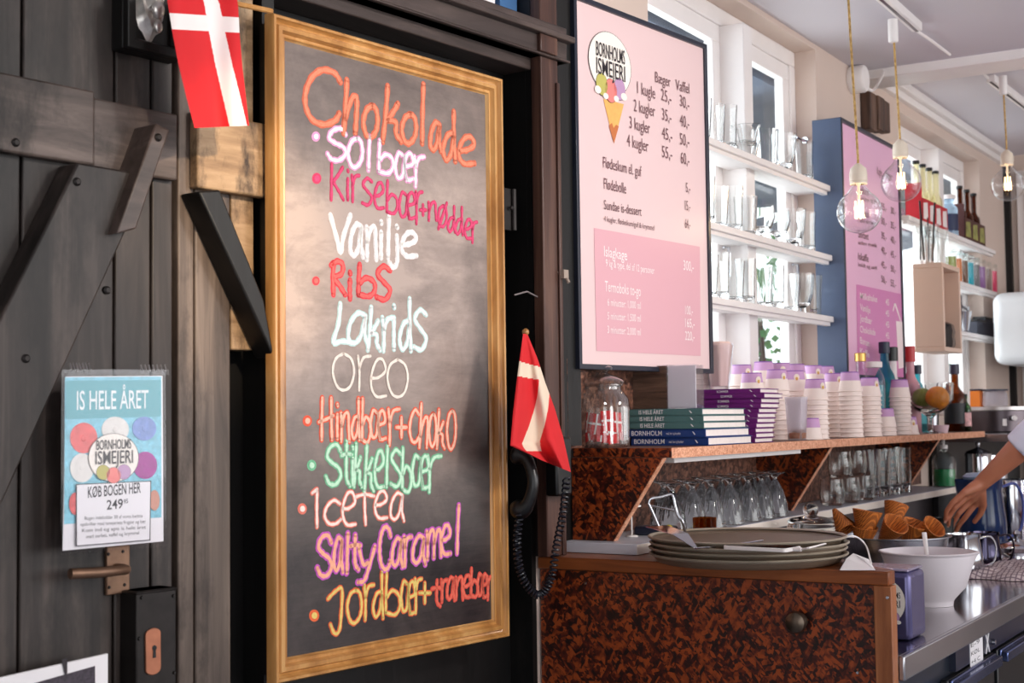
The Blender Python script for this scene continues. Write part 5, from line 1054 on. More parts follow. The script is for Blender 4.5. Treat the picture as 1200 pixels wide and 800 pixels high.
cone('waffle cone leaning in the middle with its mouth towards the counter edge', cp(1049, 614, 3.98), cp(1028, 642, 4.05), .036)
cone('waffle cone lying second from the hand', cp(1072, 614, 4.04), cp(1058, 648, 4.08), .034)
cone('waffle cone lying nearest the hand', cp(1094, 617, 4.03), cp(1068, 640, 4.1), .034)
# cookie jar
jx = 3.75; jy = onX(950, 600, jx).y; t = thing('cookie_jar', 'wide ribbed glass cookie jar with round knob behind the trays', 'jar', (jx, jy, ZC+.0005)); c = V(t.location); zl = onX(950, 622, jx).z-ZC; zk = onX(950, 589, jx).z-ZC
mb = MB(); mb.lathe(c, [(0, 0), (.062, 0), (.072, .01), (.077, zl*.5), (.07, zl*.85), (.052, zl-.01), (.054, zl), (.050, zl), (.048, zl-.008), (.066, zl*.84), (.073, zl*.5), (.066, .014), (0, .01)], 72, ribs=20, ra=.002, rz=(.02, zl*.9)); mb.build('body', G_jar, t)
mb = MB(); mb.lathe(c, [(0, zl+.001), (.064, zl+.001), (.066, zl+.008), (.062, zl+.02), (.064, zl+.026), (.055, zl+.034), (.02, zl+.04), (.012, zl+.044)], 48); mb.ball(c+ZZ*(zk-.020), .021, 20, 14); mb.build('lid', G_solid, t)
mb = MB(); mb.lathe(c, [(0, .013), (.064, .013), (.071, .05), (.07, .10), (.03, .13), (0, .12)], 32); mb.build('biscuits', plain('pale biscuits', (196, 150, 116), .8, var=.4, scale=70), t)

# jugs, pots and towel under the arm
def jug(name, label, px, X, r, h, mat, handle_dir, hmat=None, lip=True, zb=ZC, top=None):
    p = onX(px, 600, X); t = thing(name, label, 'jug', (X, p.y, zb+.0005)); c = V(t.location)
    mb = MB(); mb.lathe(c, [(0, 0), (r*.96, 0), (r*1.02, .008), (r*1.02, h*.45), (r*.86, h*.85), (r*.92, h), (r*.87, h), (r*.81, h*.84), (r*.95, h*.45), (r*.95, .012), (0, .01)], 40); o = mb.build('body', mat, t)
    if lip:
        for v in o.data.vertices:
            if v.co.z > h*.8: a = math.atan2(v.co.y, v.co.x)-handle_dir-math.pi; a = (a+math.pi) % (2*math.pi)-math.pi; w_ = math.exp(-(a/.3)**2)*r*.3; v.co.x -= math.cos(handle_dir)*w_; v.co.y -= math.sin(handle_dir)*w_
    d = V((math.cos(handle_dir), math.sin(handle_dir), 0)); mb = MB(); mb.tube(smoothpath([c+d*r*.85+ZZ*h*.9, c+d*r*1.45+ZZ*h*.93, c+d*r*1.75+ZZ*h*.7, c+d*r*1.6+ZZ*h*.35, c+d*r*.97+ZZ*h*.22], 6), r*.11, 10, flat=.6); mb.build('handle', hmat or mat, t); return t
HD = -math.pi/2+.35
jug('milk_jug', 'small polished steel milk jug beside the mixing bowl rim', 1130, 4.35, .05, .125, M_polished, HD)
jug('steel_cup', 'dark polished steel pitcher beside the tea towel', 1153, 4.5, .048, .12, plain('dark mirror steel', (70, 66, 84), .08, 1), HD)
t = jug('blue_jug', 'large blue jug with a looped blue handle under the arm', 1152, 5.0, .075, .26, plain('deep blue glaze', (30, 52, 96), .12), HD, plain('lavender blue glaze', (96, 110, 190), .15))
c = V(t.location); mb = MB(); mb.lathe(c, [(0, .26), (.062, .26), (.066, .268), (.05, .28), (0, .284)], 32); mb.build('lid', plain('pale blue lid', (150, 176, 206), .3), t)
jug('black_jug', 'small black jug with a white stripe at the fingertips', 1104, 4.72, .035, .145, M_black, HD+2.5)
canister('tall polished steel canister farthest under the sleeve', 1185, 590, 5.45, .085, .24, None)
canister('low lidded steel pot behind the tea towel', 1192, 635, 4.72, .062, .045)
# tea towel: loose folds
t0 = onZ(1172, 678, ZC); m, nt, b = nodes('checked towel cloth'); L = nt.links.new
wv = [N(nt, 'ShaderNodeTexWave', i_Scale=22.0, i_Distortion=.4) for _ in range(2)]; wv[0].bands_direction = 'X'; wv[1].bands_direction = 'Y'
for q_ in wv: L(coords(nt), q_.inputs['Vector'])
mxx = N(nt, 'ShaderNodeMath', operation='MAXIMUM'); L(wv[0].outputs['Fac'], mxx.inputs[0]); L(wv[1].outputs['Fac'], mxx.inputs[1])
L(ramp(nt, mxx.outputs[0], [(.72, srgb((206, 190, 190))), (.92, srgb((128, 108, 118)))]), b.inputs['Base Color']); b.inputs['Roughness'].default_value = .95
tt = thing('tea_towel', 'folded checked tea towel lying on the steel counter under the arm', 'towel', (4.45, .97, ZC))
mb = MB(); nx, ny = 34, 28; vs = []; fs = []
for lay in range(2):
    base = len(vs)
    for j in range(ny+1):
        for i in range(nx+1):
            u_, v_ = i/nx*2-1, j/ny*2-1; e = max(0, 1-max(abs(u_), abs(v_))**6)
            x = 4.44+.17*u_+.01*math.sin(5*v_); y = .975+.115*v_+.012*math.sin(4*u_+1)
            h = (.026+.012*noise.noise(V((u_*2.2, v_*2.6, 3)))+.007*noise.noise(V((u_*6, v_*5, 8))))*e + .018*max(0, u_*.7+.1)*e
            vs.append(V((x, y, ZC+.0015+(h if lay else 0))))
    fs += [(base+j*(nx+1)+i, base+j*(nx+1)+i+1, base+(j+1)*(nx+1)+i+1, base+(j+1)*(nx+1)+i) for j in range(ny) for i in range(nx)]
mb.add(vs, fs); o = mb.build('cloth', m, tt); bm = bmesh.new(); bm.from_mesh(o.data); bmesh.ops.remove_doubles(bm, verts=bm.verts, dist=.0003); bm.to_mesh(o.data); bm.free()

# ------------------------------------------------------------------ bottles at the far end of the serving shelf
def bottle(label, x, y, z, h, r, mat, cap, neck=.32, nr=.3, label_mat=None, liquid=None, name='bottle', grp=None, capm=None, parts=True):
    t = thing(name, label, 'bottle', (x, y, z+.0005), grp); c = V(t.location); hb = h*(1-neck)
    mb = MB(); mb.lathe(c, [(0, 0), (r*.94, 0), (r, .005), (r, hb*.86), (r*.9, hb*.95), (r*.55, hb*1.06), (r*nr, hb*1.16), (r*nr, h-.02), (r*nr*1.15, h-.018), (r*nr*1.15, h-.004), (0, h-.004)], 28); mb.build('body', mat, t)
    if cap: mb = MB(); mb.lathe(c, [(r*nr*1.22, h-cap), (r*nr*1.3, h-cap+.001), (r*nr*1.3, h-.001), (r*nr*1.15, h+.001), (0, h+.001)], 20); mb.build('cap', capm, t)
    if label_mat: mb = MB(); mb.lathe(c, [(r*1.01, hb*.2), (r*1.012, hb*.205), (r*1.012, hb*.72), (r*1.01, hb*.725)], 28); mb.build('label', label_mat, t)
    if liquid: mb = MB(); mb.lathe(c, [(0, .004), (r*.93, .006), (r*.93, hb*.8), (0, hb*.8)], 24); mb.build('liquid', liquid, t)
    return t
def bot(px, ytop, Y, **k):
    p = onY(px, ytop, Y); k.setdefault('z', ZS); h = p.z-k['z']; return bottle(k.pop('label'), p.x, Y, k.pop('z'), h, k.pop('r', .036), **k)
G_brown = glass('brown bottle glass', (.30, .12, .03), 1.0, .03, .12); G_teal = glass('teal bottle glass', (.2, .6, .66), 1, .03, .3); G_green = glass('green bottle glass', (.3, .5, .3), 1)
M_goldcap = plain('gold cap', (206, 160, 90), .3, .7); M_navy = plain('navy cap', (28, 34, 60), .4); M_redcap = plain('red bottle wax', (186, 24, 34), .35); M_tealp = plain('teal liquid', (24, 132, 150), .25); M_lblw = plain('white bottle label', (236, 226, 224), .6)
bot(1008, 414, 1.51, label='clear bottle with a gold cap behind the cup stacks', mat=G_clear, cap=.028, capm=M_goldcap, nr=.42, label_mat=M_lblw)
bot(1024, 424, 1.50, label='clear bottle of teal liquid behind the cup stacks', mat=G_clear, cap=.02, capm=M_lblw, nr=.6, liquid=M_tealp, neck=.15)
bot(1036, 401, 1.505, label='bottle with a navy and gold cap behind the black capped one', mat=G_teal, cap=.04, capm=M_navy, nr=.42)
bot(1045, 407, 1.50, label='white bottle with a black cap behind the cup stacks', mat=M_lblw, cap=.05, capm=M_black, nr=.45, neck=.42)
bot(1066, 406, 1.545, label='pink bottle with a bright red cap behind the last cup stack', mat=plain('pink bottle', (206, 150, 160), .2), cap=.06, capm=M_redcap, nr=.42, neck=.4)
bot(1074, 428, 1.585, label='teal bottle with a navy cap beside the last tall cup stack', mat=G_teal, cap=.035, capm=M_navy, nr=.42, label_mat=plain('teal label', (60, 160, 170), .5), neck=.36, r=.034)
bot(1118, 427, 1.50, label='tall brown glass bottle with a slim label at the shelf end', mat=G_brown, cap=.04, capm=plain('dark violet cap', (52, 44, 70), .4), nr=.34, label_mat=plain('black label', (22, 22, 28), .5), neck=.42, r=.045)
bot(1131, 462, 1.46, label='small dark green bottle with a red and white label at the shelf end', mat=G_green, cap=.01, capm=M_black, label_mat=plain('red white label', (220, 170, 170), .5, var=.4, scale=60), neck=.3, r=.022)
# stemmed dessert bowl with lime and orange
p = onY(1091, 505, 1.455); t = thing('dessert_coupe', 'big stemmed glass coupe holding a lime and an orange', 'glass', (p.x, 1.455, ZS+.0005)); c = V(t.location); hc = onY(1091, 449, 1.455).z-ZS; rc = (onX(1065, 470, p.x)-onX(1116, 470, p.x)).length/2
mb = MB(); mb.lathe(c, [(0, 0), (.048, 0), (.048, .003), (.012, .010), (.009, .02), (.009, hc*.3), (.02, hc*.36), (rc*.7, hc*.48), (rc*1.02, hc*.66), (rc*1.08, hc), (rc*1.08-.004, hc), (rc*.97, hc*.67), (rc*.66, hc*.5), (0, hc*.42)], 40); mb.build('glass', G_solid, t)
o = MB().ball(c+V((.03, .036, hc*.42+.052)), (.041, .041, .040), 24, 16).build('lime', plain('lime peel', (128, 140, 60), .45, var=.15, scale=60)); tag(o, 'green lime in the stemmed glass coupe', 'fruit')
o = MB().ball(c+V((-.018, -.032, hc*.42+.054)), .043, 24, 16).build('orange', plain('orange peel', (240, 148, 36), .45, var=.08, scale=90)); tag(o, 'orange in the stemmed glass coupe', 'fruit')
t = thing('straw_holder', 'bouquet of dark stirrers and berries behind the coupe', 'holder', (0, 0, 0)); p = onY(1090, 470, 1.58); t.location = (p.x, 1.58, ZS); c = V(t.location)
mb = MB(); mb.lathe(c, wall2([(.03, .0005), (.034, .11)]), 24); mb.build('cup', M_steel, t)
mb = MB()
for k in range(9): a = k*.7; mb.tube([c+V((.01*math.cos(a), .01*math.sin(a), .01)), c+V((.05*math.cos(a), .05*math.sin(a), .17+.03*math.sin(k*2.3)))], .003, 6)
mb.build('stirrers', plain('dark stirrer', (54, 60, 80), .4), t)
mb = MB()
for k in range(5): a = k*1.3; mb.ball(c+V((.035*math.cos(a), .035*math.sin(a), .125+.01*math.sin(k*3))), .012, 10, 8)
mb.build('berries', plain('orange red berries', (200, 84, 50), .4), t)
o = MB(); p = onY(1102, 498, 1.43); o.lathe((p.x, 1.43, ZS+.0005), wall2([(.026, 0), (.032, .03)], .002), 24); o = o.build('small_bowl', plain('pink lilac dish', (226, 196, 204), .4)); tag(o, 'tiny pale pink dish between coupe and brown bottle', 'dish')

# ------------------------------------------------------------------ far end: round steel appliance, tub, orange box
X_ = 6.45; pa = onX(1172, 490, X_); t = thing('round_appliance', 'round grey steel appliance with a pale rim on the far shelf', 'appliance', (X_+.1, pa.y+.02, ZS-.0115)); c = V(t.location); ra_ = .155; h_ = onX(1172, 476, X_).z-c.z
mb = MB(); mb.lathe(c, [(0, .004), (ra_*.96, .004), (ra_*.96, .0), (ra_, .006), (ra_, h_-.02)], 56); mb.build('body', M_darksteel, t)
mb = MB(); mb.lathe(c, [(0, h_-.019), (ra_+.001, h_-.019), (ra_+.006, h_-.016), (ra_+.006, h_-.002), (ra_-.002, h_), (0, h_)], 56); mb.build('rim', plain('pale steel rim', (206, 198, 196), .3, .7), t)
mb = MB(); mb.box(c.x-ra_-.012, c.x-ra_, c.y-.06, c.y-.045, .03+c.z, .06+c.z); mb.lathe(c+V((-ra_*.95, -.09, h_*.55)), [(0, 0), (.012, 0), (.01, .02), (0, .02)], 14, axis=(-1, -.4, 0)); mb.build('switch', M_white, t)
zt_ = c.z+h_+.0006
t = thing('plastic_tub', 'clear plastic tub with a dark lid line on the round appliance', 'tub', (c.x-.03, c.y+.015, zt_)); mb = MB(); mb.lathe(t.location, wall2([(.05, 0), (.056, .01), (.052, .055), (.044, .068)], .003), 28, ribs=12, ra=.001); mb.build('tub', G_frost, t); mb = MB(); mb.lathe(t.location, [(0, .069), (.056, .069), (.056, .076), (0, .076)], 28); mb.build('lid', M_navy, t)
pb_ = onX(1138, 468, X_+.05); t = thing('orange_box', 'small orange carton beside the clear plastic tub', 'box', (X_+.05, pb_.y-.025, zt_)); mb = MB(); mb.box(X_+.02, X_+.08, pb_.y-.045, pb_.y-.003, zt_, zt_+.07); mb.build('carton', plain('orange carton', (240, 130, 40), .6), t, bev=.001); mb = MB(); mb.box(X_+.019, X_+.081, pb_.y-.046, pb_.y-.002, zt_+.0705, zt_+.078); mb.build('lid', M_navy, t)

# ------------------------------------------------------------------ far window: carriers, spice jars, boxes
pz = SW[0]; Yb = 1.678
def carrier(label, px0, px1, n, hb, body, capm, lbl, card, grp, hc, r=.028, nr=.42):
    x0, x1 = onY(px0, 250, Yb).x, onY(px1, 250, Yb).x
    t = thing('bottle_carrier', label, 'carrier', ((x0+x1)/2, Yb, pz+.0005)); c = V(t.location)
    mb = MB(); d_ = .036; mb.box(x0, x1, Yb-d_, Yb-d_+.002, c.z, c.z+hc*.62); mb.box(x0, x1, Yb+d_-.002, Yb+d_, c.z, c.z+hc*.62); mb.box(x0, x0+.002, Yb-d_, Yb+d_, c.z, c.z+hc); mb.box(x1-.002, x1, Yb-d_, Yb+d_, c.z, c.z+hc*.62); mb.box(x0, x1, Yb-d_, Yb+d_, c.z, c.z+.002); mb.build('carton', card, t)
    mb = MB(); w_ = (x1-x0)/n
    for k in range(n): mb.prism([V((x0+w_*(k+.15), Yb-d_-.001, c.z+hc*.1)), V((x0+w_*(k+.85), Yb-d_-.001, c.z+hc*.1)), V((x0+w_*(k+.8), Yb-d_-.001, c.z+hc*.55)), V((x0+w_*(k+.2), Yb-d_-.001, c.z+hc*.5))], (0, .0008, 0))
    mb.build('printed_panel', lbl, t)
    for k in range(n): bottle(f'{label.split(" carrier")[0].replace("carton", "").strip()} bottle, {ORD[k]} along from the menu board', x0+w_*(k+.5), Yb, pz+.003, hb, min(r, w_*.46), body, .012, .45, nr, grp=grp, capm=capm)
x1_ = onY(1100, 250, Yb).x
carrier('red lemonade carrier with clear long necked bottles in the far window', 1071, 1101, 4, .27, glass('pale lemonade glass', (.93, .9, .7), .9, .03, .1), M_black, M_lblw, plain('red carton', (190, 24, 40), .6), 'clear bottles in the red carrier', .17)
carrier('dark brown beer carrier with a green and orange print in the far window', 1121, 1145, 3, .26, G_brown, M_black, plain('green orange print', (150, 150, 80), .6, var=.5, scale=25), plain('brown carton', (74, 30, 26), .6), 'brown bottles in the dark carrier', .17)
p = onY(1112, 250, 1.69); bottle('pale blue bottle with a dark band between the two carriers', p.x, 1.69, pz, .2, .04, glass('pale blue glass', (.75, .86, .95), 1, .03, .3), .02, .25, .6, label_mat=plain('dark blue label', (34, 44, 78), .5), capm=M_lblw)
# spice jars
jar_cols = [('olive green', (150, 160, 80)), ('orange', (224, 128, 60)), ('brown', (108, 74, 50)), ('turquoise', (30, 170, 190)), ('grey', (120, 118, 122)), ('violet', (150, 104, 160)), ('taupe', (140, 116, 110)), ('pink red', (220, 54, 100))]
for i, (cn, cc) in enumerate(jar_cols):
    px = 1111+i*6.9; p = onY(px, 310, 1.68); t = thing('sprinkle_jar', f'clear jar of {cn} sprinkles on the middle shelf of the far window', 'jar', (p.x, 1.68, SW[1]+.0005), 'sprinkle jars in the far window'); c = V(t.location)
    mb = MB(); mb.lathe(c, [(0, 0), (.036, 0), (.038, .004), (.038, .13), (.034, .135)], 24); mb.build('body', G_clear, t)
    mb = MB(); mb.lathe(c, [(0, .003), (.0355, .003), (.0355, .112), (0, .112)], 20); mb.build('sprinkles', plain('sprinkles '+cn, cc, .8, var=.15, scale=150), t)
    mb = MB(); mb.lathe(c, [(0, .1355), (.039, .1355), (.039, .145), (.012, .15), (.012, .16), (0, .162)], 20); mb.build('lid', G_jar, t)
# lower shelf: chrome cone rack and black boxes
p = onY(1130, 380, 1.67); t = thing('cone_rack', 'black and chrome wire dispenser on the lower shelf of the far window', 'dispenser', (p.x, 1.67, SW[2]+.0005)); c = V(t.location)
mb = MB(); w_ = .09
mb.tube(smoothpath([c+V((-.1, 0, .165)), c+V((-.05, 0, .175)), c+V((-.045, 0, .13)), c+V((.07, 0, .11)), c+V((.06, 0, .05)), c+V((.035, 0, .003))], 5), .005, 8); mb.tube([c+V((-.06, 0, .005)), c+V((-.05, 0, .13))], .005, 8); mb.tube([c+V((-.06, 0, .006)), c+V((.04, 0, .006))], .006, 8); mb.build('frame', M_darksteel, t)
mb = MB(); mb.lathe(c+V((0, 0, .012)), [(0, 0), (.02, 0), (.036, .09), (.03, .092), (0, .03)], 20); mb.build('holder', M_polished, t)
for i, (px, h__, w_, zz) in enumerate(((1143, .065, .09, 0), (1152, .085, .08, 0), (1160, .06, .06, 0))):
    p = onY(px, 380, 1.675); t = thing('black_box', ('small black box nearest the wire dispenser', 'taller black box in the middle of the lower far window shelf', 'small dark box at the end of the lower far window shelf')[i], 'box', (p.x, 1.675, SW[2]+.0005), 'black boxes in the far window')
    mb = MB(); mb.box(p.x-w_, p.x+w_, 1.645, 1.705, SW[2]+.0005, SW[2]+h__); mb.build('box', plain('dark blue black card', (40, 42, 56), .5), t, bev=.002); mb = MB(); mb.box(p.x-w_-.001, p.x+w_+.001, 1.6435, 1.7065, SW[2]+h__+.0003, SW[2]+h__+.012); mb.build('lid', M_black, t, bev=.002)

# cube shelf with a black bowl, tall glasses on top
cx0, cx1, cy0, cz0, cz1 = 5.95, 6.24, 1.535, 1.685, 2.055
t = thing('cube_shelf', 'beige open cube shelf hung on the wall behind the second menu board', 'shelf', ((cx0+cx1)/2, 1.6, cz0)); M_beige = plain('beige laminate', (222, 192, 174), .5, var=.02)
mb = MB(); g = .02; mb.box(cx0, cx1, cy0, 1.659, cz0, cz0+g); mb.box(cx0, cx1, cy0, 1.659, cz1-g, cz1); mb.box(cx0, cx0+g, cy0, 1.659, cz0+g, cz1-g); mb.box(cx1-g, cx1, cy0, 1.659, cz0+g, cz1-g); mb.build('box', M_beige, t, bev=.003)
mb = MB(); mb.box(cx0+g, cx1-g, 1.645, 1.658, cz0+g, cz1-g); mb.build('back', plain('beige back board', (196, 160, 138), .6), t)
t = thing('black_basket', 'glossy black folded basket inside the beige cube shelf', 'basket', ((cx0+cx1)/2+.02, 1.59, cz0+g)); c = V(t.location)
mb = MB(); mb.lathe(c, [(0, .0005), (.05, .0005), (.056, .02), (.052, .05), (.056, .07), (.05, .1), (.042, .105), (.03, .11), (0, .1)], 32, ribs=7, ra=.004); o = mb.build('basket', plain('glossy black', (20, 20, 24), .12), t)
for v in o.data.vertices: v.co.x *= 1.7; v.co.y *= .9
def straws(label, px, Y, h, r, straw):
    p = onY(px, 300, Y); t = thing('straw_glass', label, 'glass', (p.x, Y, cz1+.0006), 'tall glasses on the cube shelf'); c = V(t.location)
    mb = MB(); mb.lathe(c, wall2([(r*.85, 0), (r, h)]), 24, ribs=8, ra=.0008); mb.build('glass', G_clear, t)
    if straw: mb = MB(); mb.tube([c+V((r*.3, 0, .01)), c+V((straw*.05, -.005, h+.10))], .004, 8); mb.tube([c+V((-r*.3, 0.01, .01)), c+V((straw*-.01, .01, h+.03))], .003, 8); mb.build('straws', M_black, t)
straws('tall clear glass with dark straws, first on the beige cube shelf', 1082, 1.60, .15, .036, -1); straws('tall clear glass with dark straws, second on the beige cube shelf', 1092, 1.58, .16, .036, 1); straws('empty tall clear glass at the front of the beige cube shelf', 1103, 1.585, .16, .034, 0)
p = onY(1077, 300, 1.6); bottle('slim pale wooden topped bottle beside the menu board edge', 5.985, 1.60, cz1, .14, .02, plain('pale pink bottle', (222, 190, 180), .3), .03, .4, .5, capm=plain('brown stopper', (80, 56, 44), .6))

# white water heater on the far wall
t = thing('water_heater', 'big white rounded water heater hanging on the far wall', 'water heater', (7.45, 1.25, 1.68)); mb = MB(); wy1 = onX(1162, 380, 6.95).y; mb.box(6.95, 7.745, .92, wy1, 1.655, 2.0); mb.build('casing', plain('glossy white enamel', (238, 240, 242), .25, var=.01), t, bev=.05, seg=6)
mb = MB(); mb.box(6.94, 6.952, 1.05, 1.40, 1.76, 1.90); mb.build('front_panel', M_white, t, bev=.004)
mb = MB(); mb.tube([(7.66, 1.40, 1.68), (7.66, 1.40, 1.345)], .012); mb.tube([(7.66, 1.30, 1.68), (7.66, 1.30, 1.345)], .012); mb.build('pipe', M_white, t)

# ------------------------------------------------------------------ old beam stump and round box by the ceiling
t = thing('wood_panel', 'old dark brown wooden board end fixed above the second menu board', 'board', (5.3, 1.64, 2.46)); a = onY(1016, 105, 1.63); b = onY(1041, 155, 1.63)
mb = MB(); M_oldw = wood('old dark timber', (34, 24, 20), (84, 60, 48), (128, 98, 80), scale=(34, 20, 3), bmp=.8)
for i in range(3): w_ = (b.x-a.x)/3; mb.box(a.x+w_*i+.004, a.x+w_*(i+1)-.002, 1.62-.006*(i % 2), WY-.001, b.z-.03+.012*i, 2.66)
mb.build('board', M_oldw, t, bev=.004)
q_ = onY(1012, 92, 1.61); t = thing('junction_box', 'round white junction box where the cable meets the wall beam', 'box', (q_.x, WY-.001, q_.z)); mb = MB(); mb.lathe((q_.x, WY-.001, q_.z), [(0, 0), (.05, 0), (.052, .006), (.052, .05), (.046, .058), (0, .06)], 32, axis=(0, -1, 0)); mb.build('cover', M_white, t)
mb = MB(); mb.tube(smoothpath([V((q_.x+.05, WY-.03, q_.z-.01)), V((q_.x+.12, WY-.05, q_.z-.02)), V((5.26, 1.55, 2.72))], 5), .006); mb.build('cable', M_white, t)

# ------------------------------------------------------------------ pendant bulbs on their tracks
M_fil = emit('glowing filament', (1, .7, .38), 5.0); G_bulb = glass('bulb glass', (.97, .97, .98), 1.1, .02); M_cord = wood('twisted gold cord', (120, 84, 40), (200, 160, 90), (240, 214, 160), scale=(120, 120, 90), bmp=.1); M_socket = plain('cream porcelain', (240, 226, 206), .3)
def track(label, a, b, z):
    t = thing('lamp_track', label, 'lamp track', (a+b)/2); d = (b-a).normalized(); n_ = V((-d.y, d.x, 0)); w_ = .017
    mb = MB(); mb.prism([a+n_*w_, a-n_*w_, b-n_*w_, b+n_*w_], (0, 0, .03)); mb.build('rail', M_white, t, bev=.003); mb = MB(); mb.prism([a+n_*.005-ZZ*.001, a-n_*.005-ZZ*.001, b-n_*.005-ZZ*.001, b+n_*.005-ZZ*.001], (0, 0, .002)); mb.build('slot', M_darksteel, t); return t
def pend(label, px, py, d, tx, ty, rb, zt):
    c = dep(px, py, d); top = dep(tx, ty, d); f = (zt-top.z); top = c + (top-c)*((zt-c.z)/(top.z-c.z))
    t = thing('pendant_bulb', label, 'pendant lamp', c, 'bare bulb pendants'); u_ = (top-c).normalized()
    ns = rb*2.05
    mb = MB(); prof = []
    for k in range(1, 15): a = -math.pi/2+math.pi*k/17; prof.append((rb*math.cos(a), rb*math.sin(a)))
    mb.lathe(c, [(0, -rb)] + prof + [(.024, rb*1.06), (.019, rb*1.2), (.018, rb*1.32)], 48, ribs=24, ra=.0011, rz=(-rb*.9, rb*.9)); mb.build('bulb', G_bulb, t)
    mb = MB()
    for k in range(6):
        a = k*math.pi/3; a2 = a+.25; mb.tube([c+V((.011*math.cos(a2), .011*math.sin(a2), rb*.5)), c+V((.012*math.cos(a), .012*math.sin(a), -rb*.3))], .0021, 6)
    mb.build('filament', M_fil, t)
    mb = MB(); mb.lathe(c, [(0, rb*.5), (.004, rb*.5), (.004, rb*1.2), (.01, rb*1.34), (0, rb*1.34)], 12); mb.build('stem', M_socket, t)
    mb = MB(); mb.lathe(c, [(.021, rb*1.26), (.0245, rb*1.27), (.0245, rb*1.38), (.0235, rb*1.4), (.025, rb*1.42), (.025, rb*1.75), (.022, rb*2.0), (.010, rb*2.18), (.005, rb*2.24), (0, rb*2.24)], 32); mb.build('socket', M_socket, t)
    mb = MB(); st = c+ZZ*rb*2.2; mb.tube(smoothpath([st, st+ZZ*.02+u_*.02, st.lerp(top, .5)+u_*.0, top], 10), .0036, 8); mb.build('cord', M_cord, t)
    mb = MB(); mb.lathe(top-ZZ*.075, [(0, 0), (.013, 0), (.016, .004), (.016, .075), (0, .075)], 20); mb.build('adapter', M_white, t)
    l = bpy.data.lights.new('bulb_light', 'POINT'); l.energy = 1.1; l.color = (1, .72, .42); l.shadow_soft_size = .02; o = bpy.data.objects.new('bulb_light', l); COL.objects.link(o); o.parent = t; o.location = (0, 0, .0)
za_ = 2.735-.03
ta = onZ(994, -34, za_); tb = onZ(1075, 37, za_); ta2 = ta+(ta-tb).normalized()*.25
track('white lamp track on the near ceiling with two hanging bulbs', ta2, tb, za_)
pend('nearest hanging filament bulb, in front of the blue board edge', 1007, 248, 4.02, 991, -54, .0615, za_)
pend('middle hanging filament bulb, in front of the lilac menu print', 1056, 214, 4.62, 1046, 20, .0635, za_)
zb_ = 2.785-.03
ta = onZ(1161, 96, zb_); tb = onZ(1245, 160, zb_); track('white lamp track on the far ceiling beyond the beam', ta, tb, zb_)
tp_ = onZ(1176, 105, zb_)
pend('farthest hanging filament bulb, before the far room corner', 1181, 217, 5.62, 1175.6, 100, .063, zb_)
t = thing('track_cable', 'thin white cable running from the near lamp track to the beam', 'cable', onZ(1075, 36, 2.72)); mb = MB(); mb.tube(smoothpath([onZ(1074, 36, 2.725), onZ(1092, 48, 2.72), onZ(1113, 64, 2.728)], 6), .005); mb.build('cord', M_white, t)
t = thing('track_cable', 'thin white cable joining the far lamp track to the beam', 'cable', onZ(1160, 94, 2.77)); mb = MB(); mb.tube([onZ(1153, 86, 2.775), onZ(1163, 98, 2.77)], .006); mb.build('cord', M_white, t)

# ------------------------------------------------------------------ the person serving: bare left arm, pale shirt
def blob(mb, pts, n=14):
    """a limb: a closed tapered tube through (point, radius) pairs with round ends"""
    P_ = [V(p) for p, r in pts]; r_ = [r for p, r in pts]; mb.tube(P_, r_, n); mb.ball(P_[0], r_[0], n, 10); mb.ball(P_[-1], r_[-1], n, 10)
elbow = dep(1226, 497, 4.52); wrist = dep(1150, 566, 4.60); shoulder = V((4.72, .60, 1.47)); px_ = 4.93; py_ = .52
person = thing('person', 'person in a pale short sleeved shirt reaching a bare arm towards the waffle cones', 'person', (px_, py_, 0))
mb = MB()
fa = elbow.lerp(wrist, .35); blob(mb, [(elbow, .042), (fa, .043), (elbow.lerp(wrist, .75), .032), (wrist, .0255)]); blob(mb, [(shoulder, .056), (shoulder.lerp(elbow, .5), .05), (elbow, .042)])
kn_ = [dep(1130, 577, 4.57), dep(1133, 582, 4.60), dep(1137, 587, 4.63), dep(1143, 590, 4.66)]
pc = dep(1141, 576, 4.60)
for k_ in kn_: blob(mb, [(wrist.lerp(k_, .05), .022), (wrist.lerp(k_, .55), .0185), (k_, .0125)])
fing = [[(1116, 589, 4.575), (1109, 599, 4.585), (1108, 610, 4.60)], [(1119, 595, 4.60), (1112, 606, 4.61), (1111, 617, 4.625)], [(1124, 601, 4.63), (1117, 612, 4.645), (1114, 622, 4.66)], [(1132, 605, 4.665), (1124, 615, 4.68), (1120, 623, 4.69)]]
for k_, f in zip(kn_, fing): pts = [k_]+[dep(*p) for p in f]; blob(mb, list(zip(pts, (.0115, .0098, .0088, .0076))), 10)
th_ = [wrist.lerp(kn_[3], .35)+V((0, -.006, -.004)), dep(1152, 592, 4.66), dep(1149, 602, 4.67), dep(1142, 611, 4.68)]; blob(mb, list(zip(th_, (.017, .0135, .0105, .009))), 10)
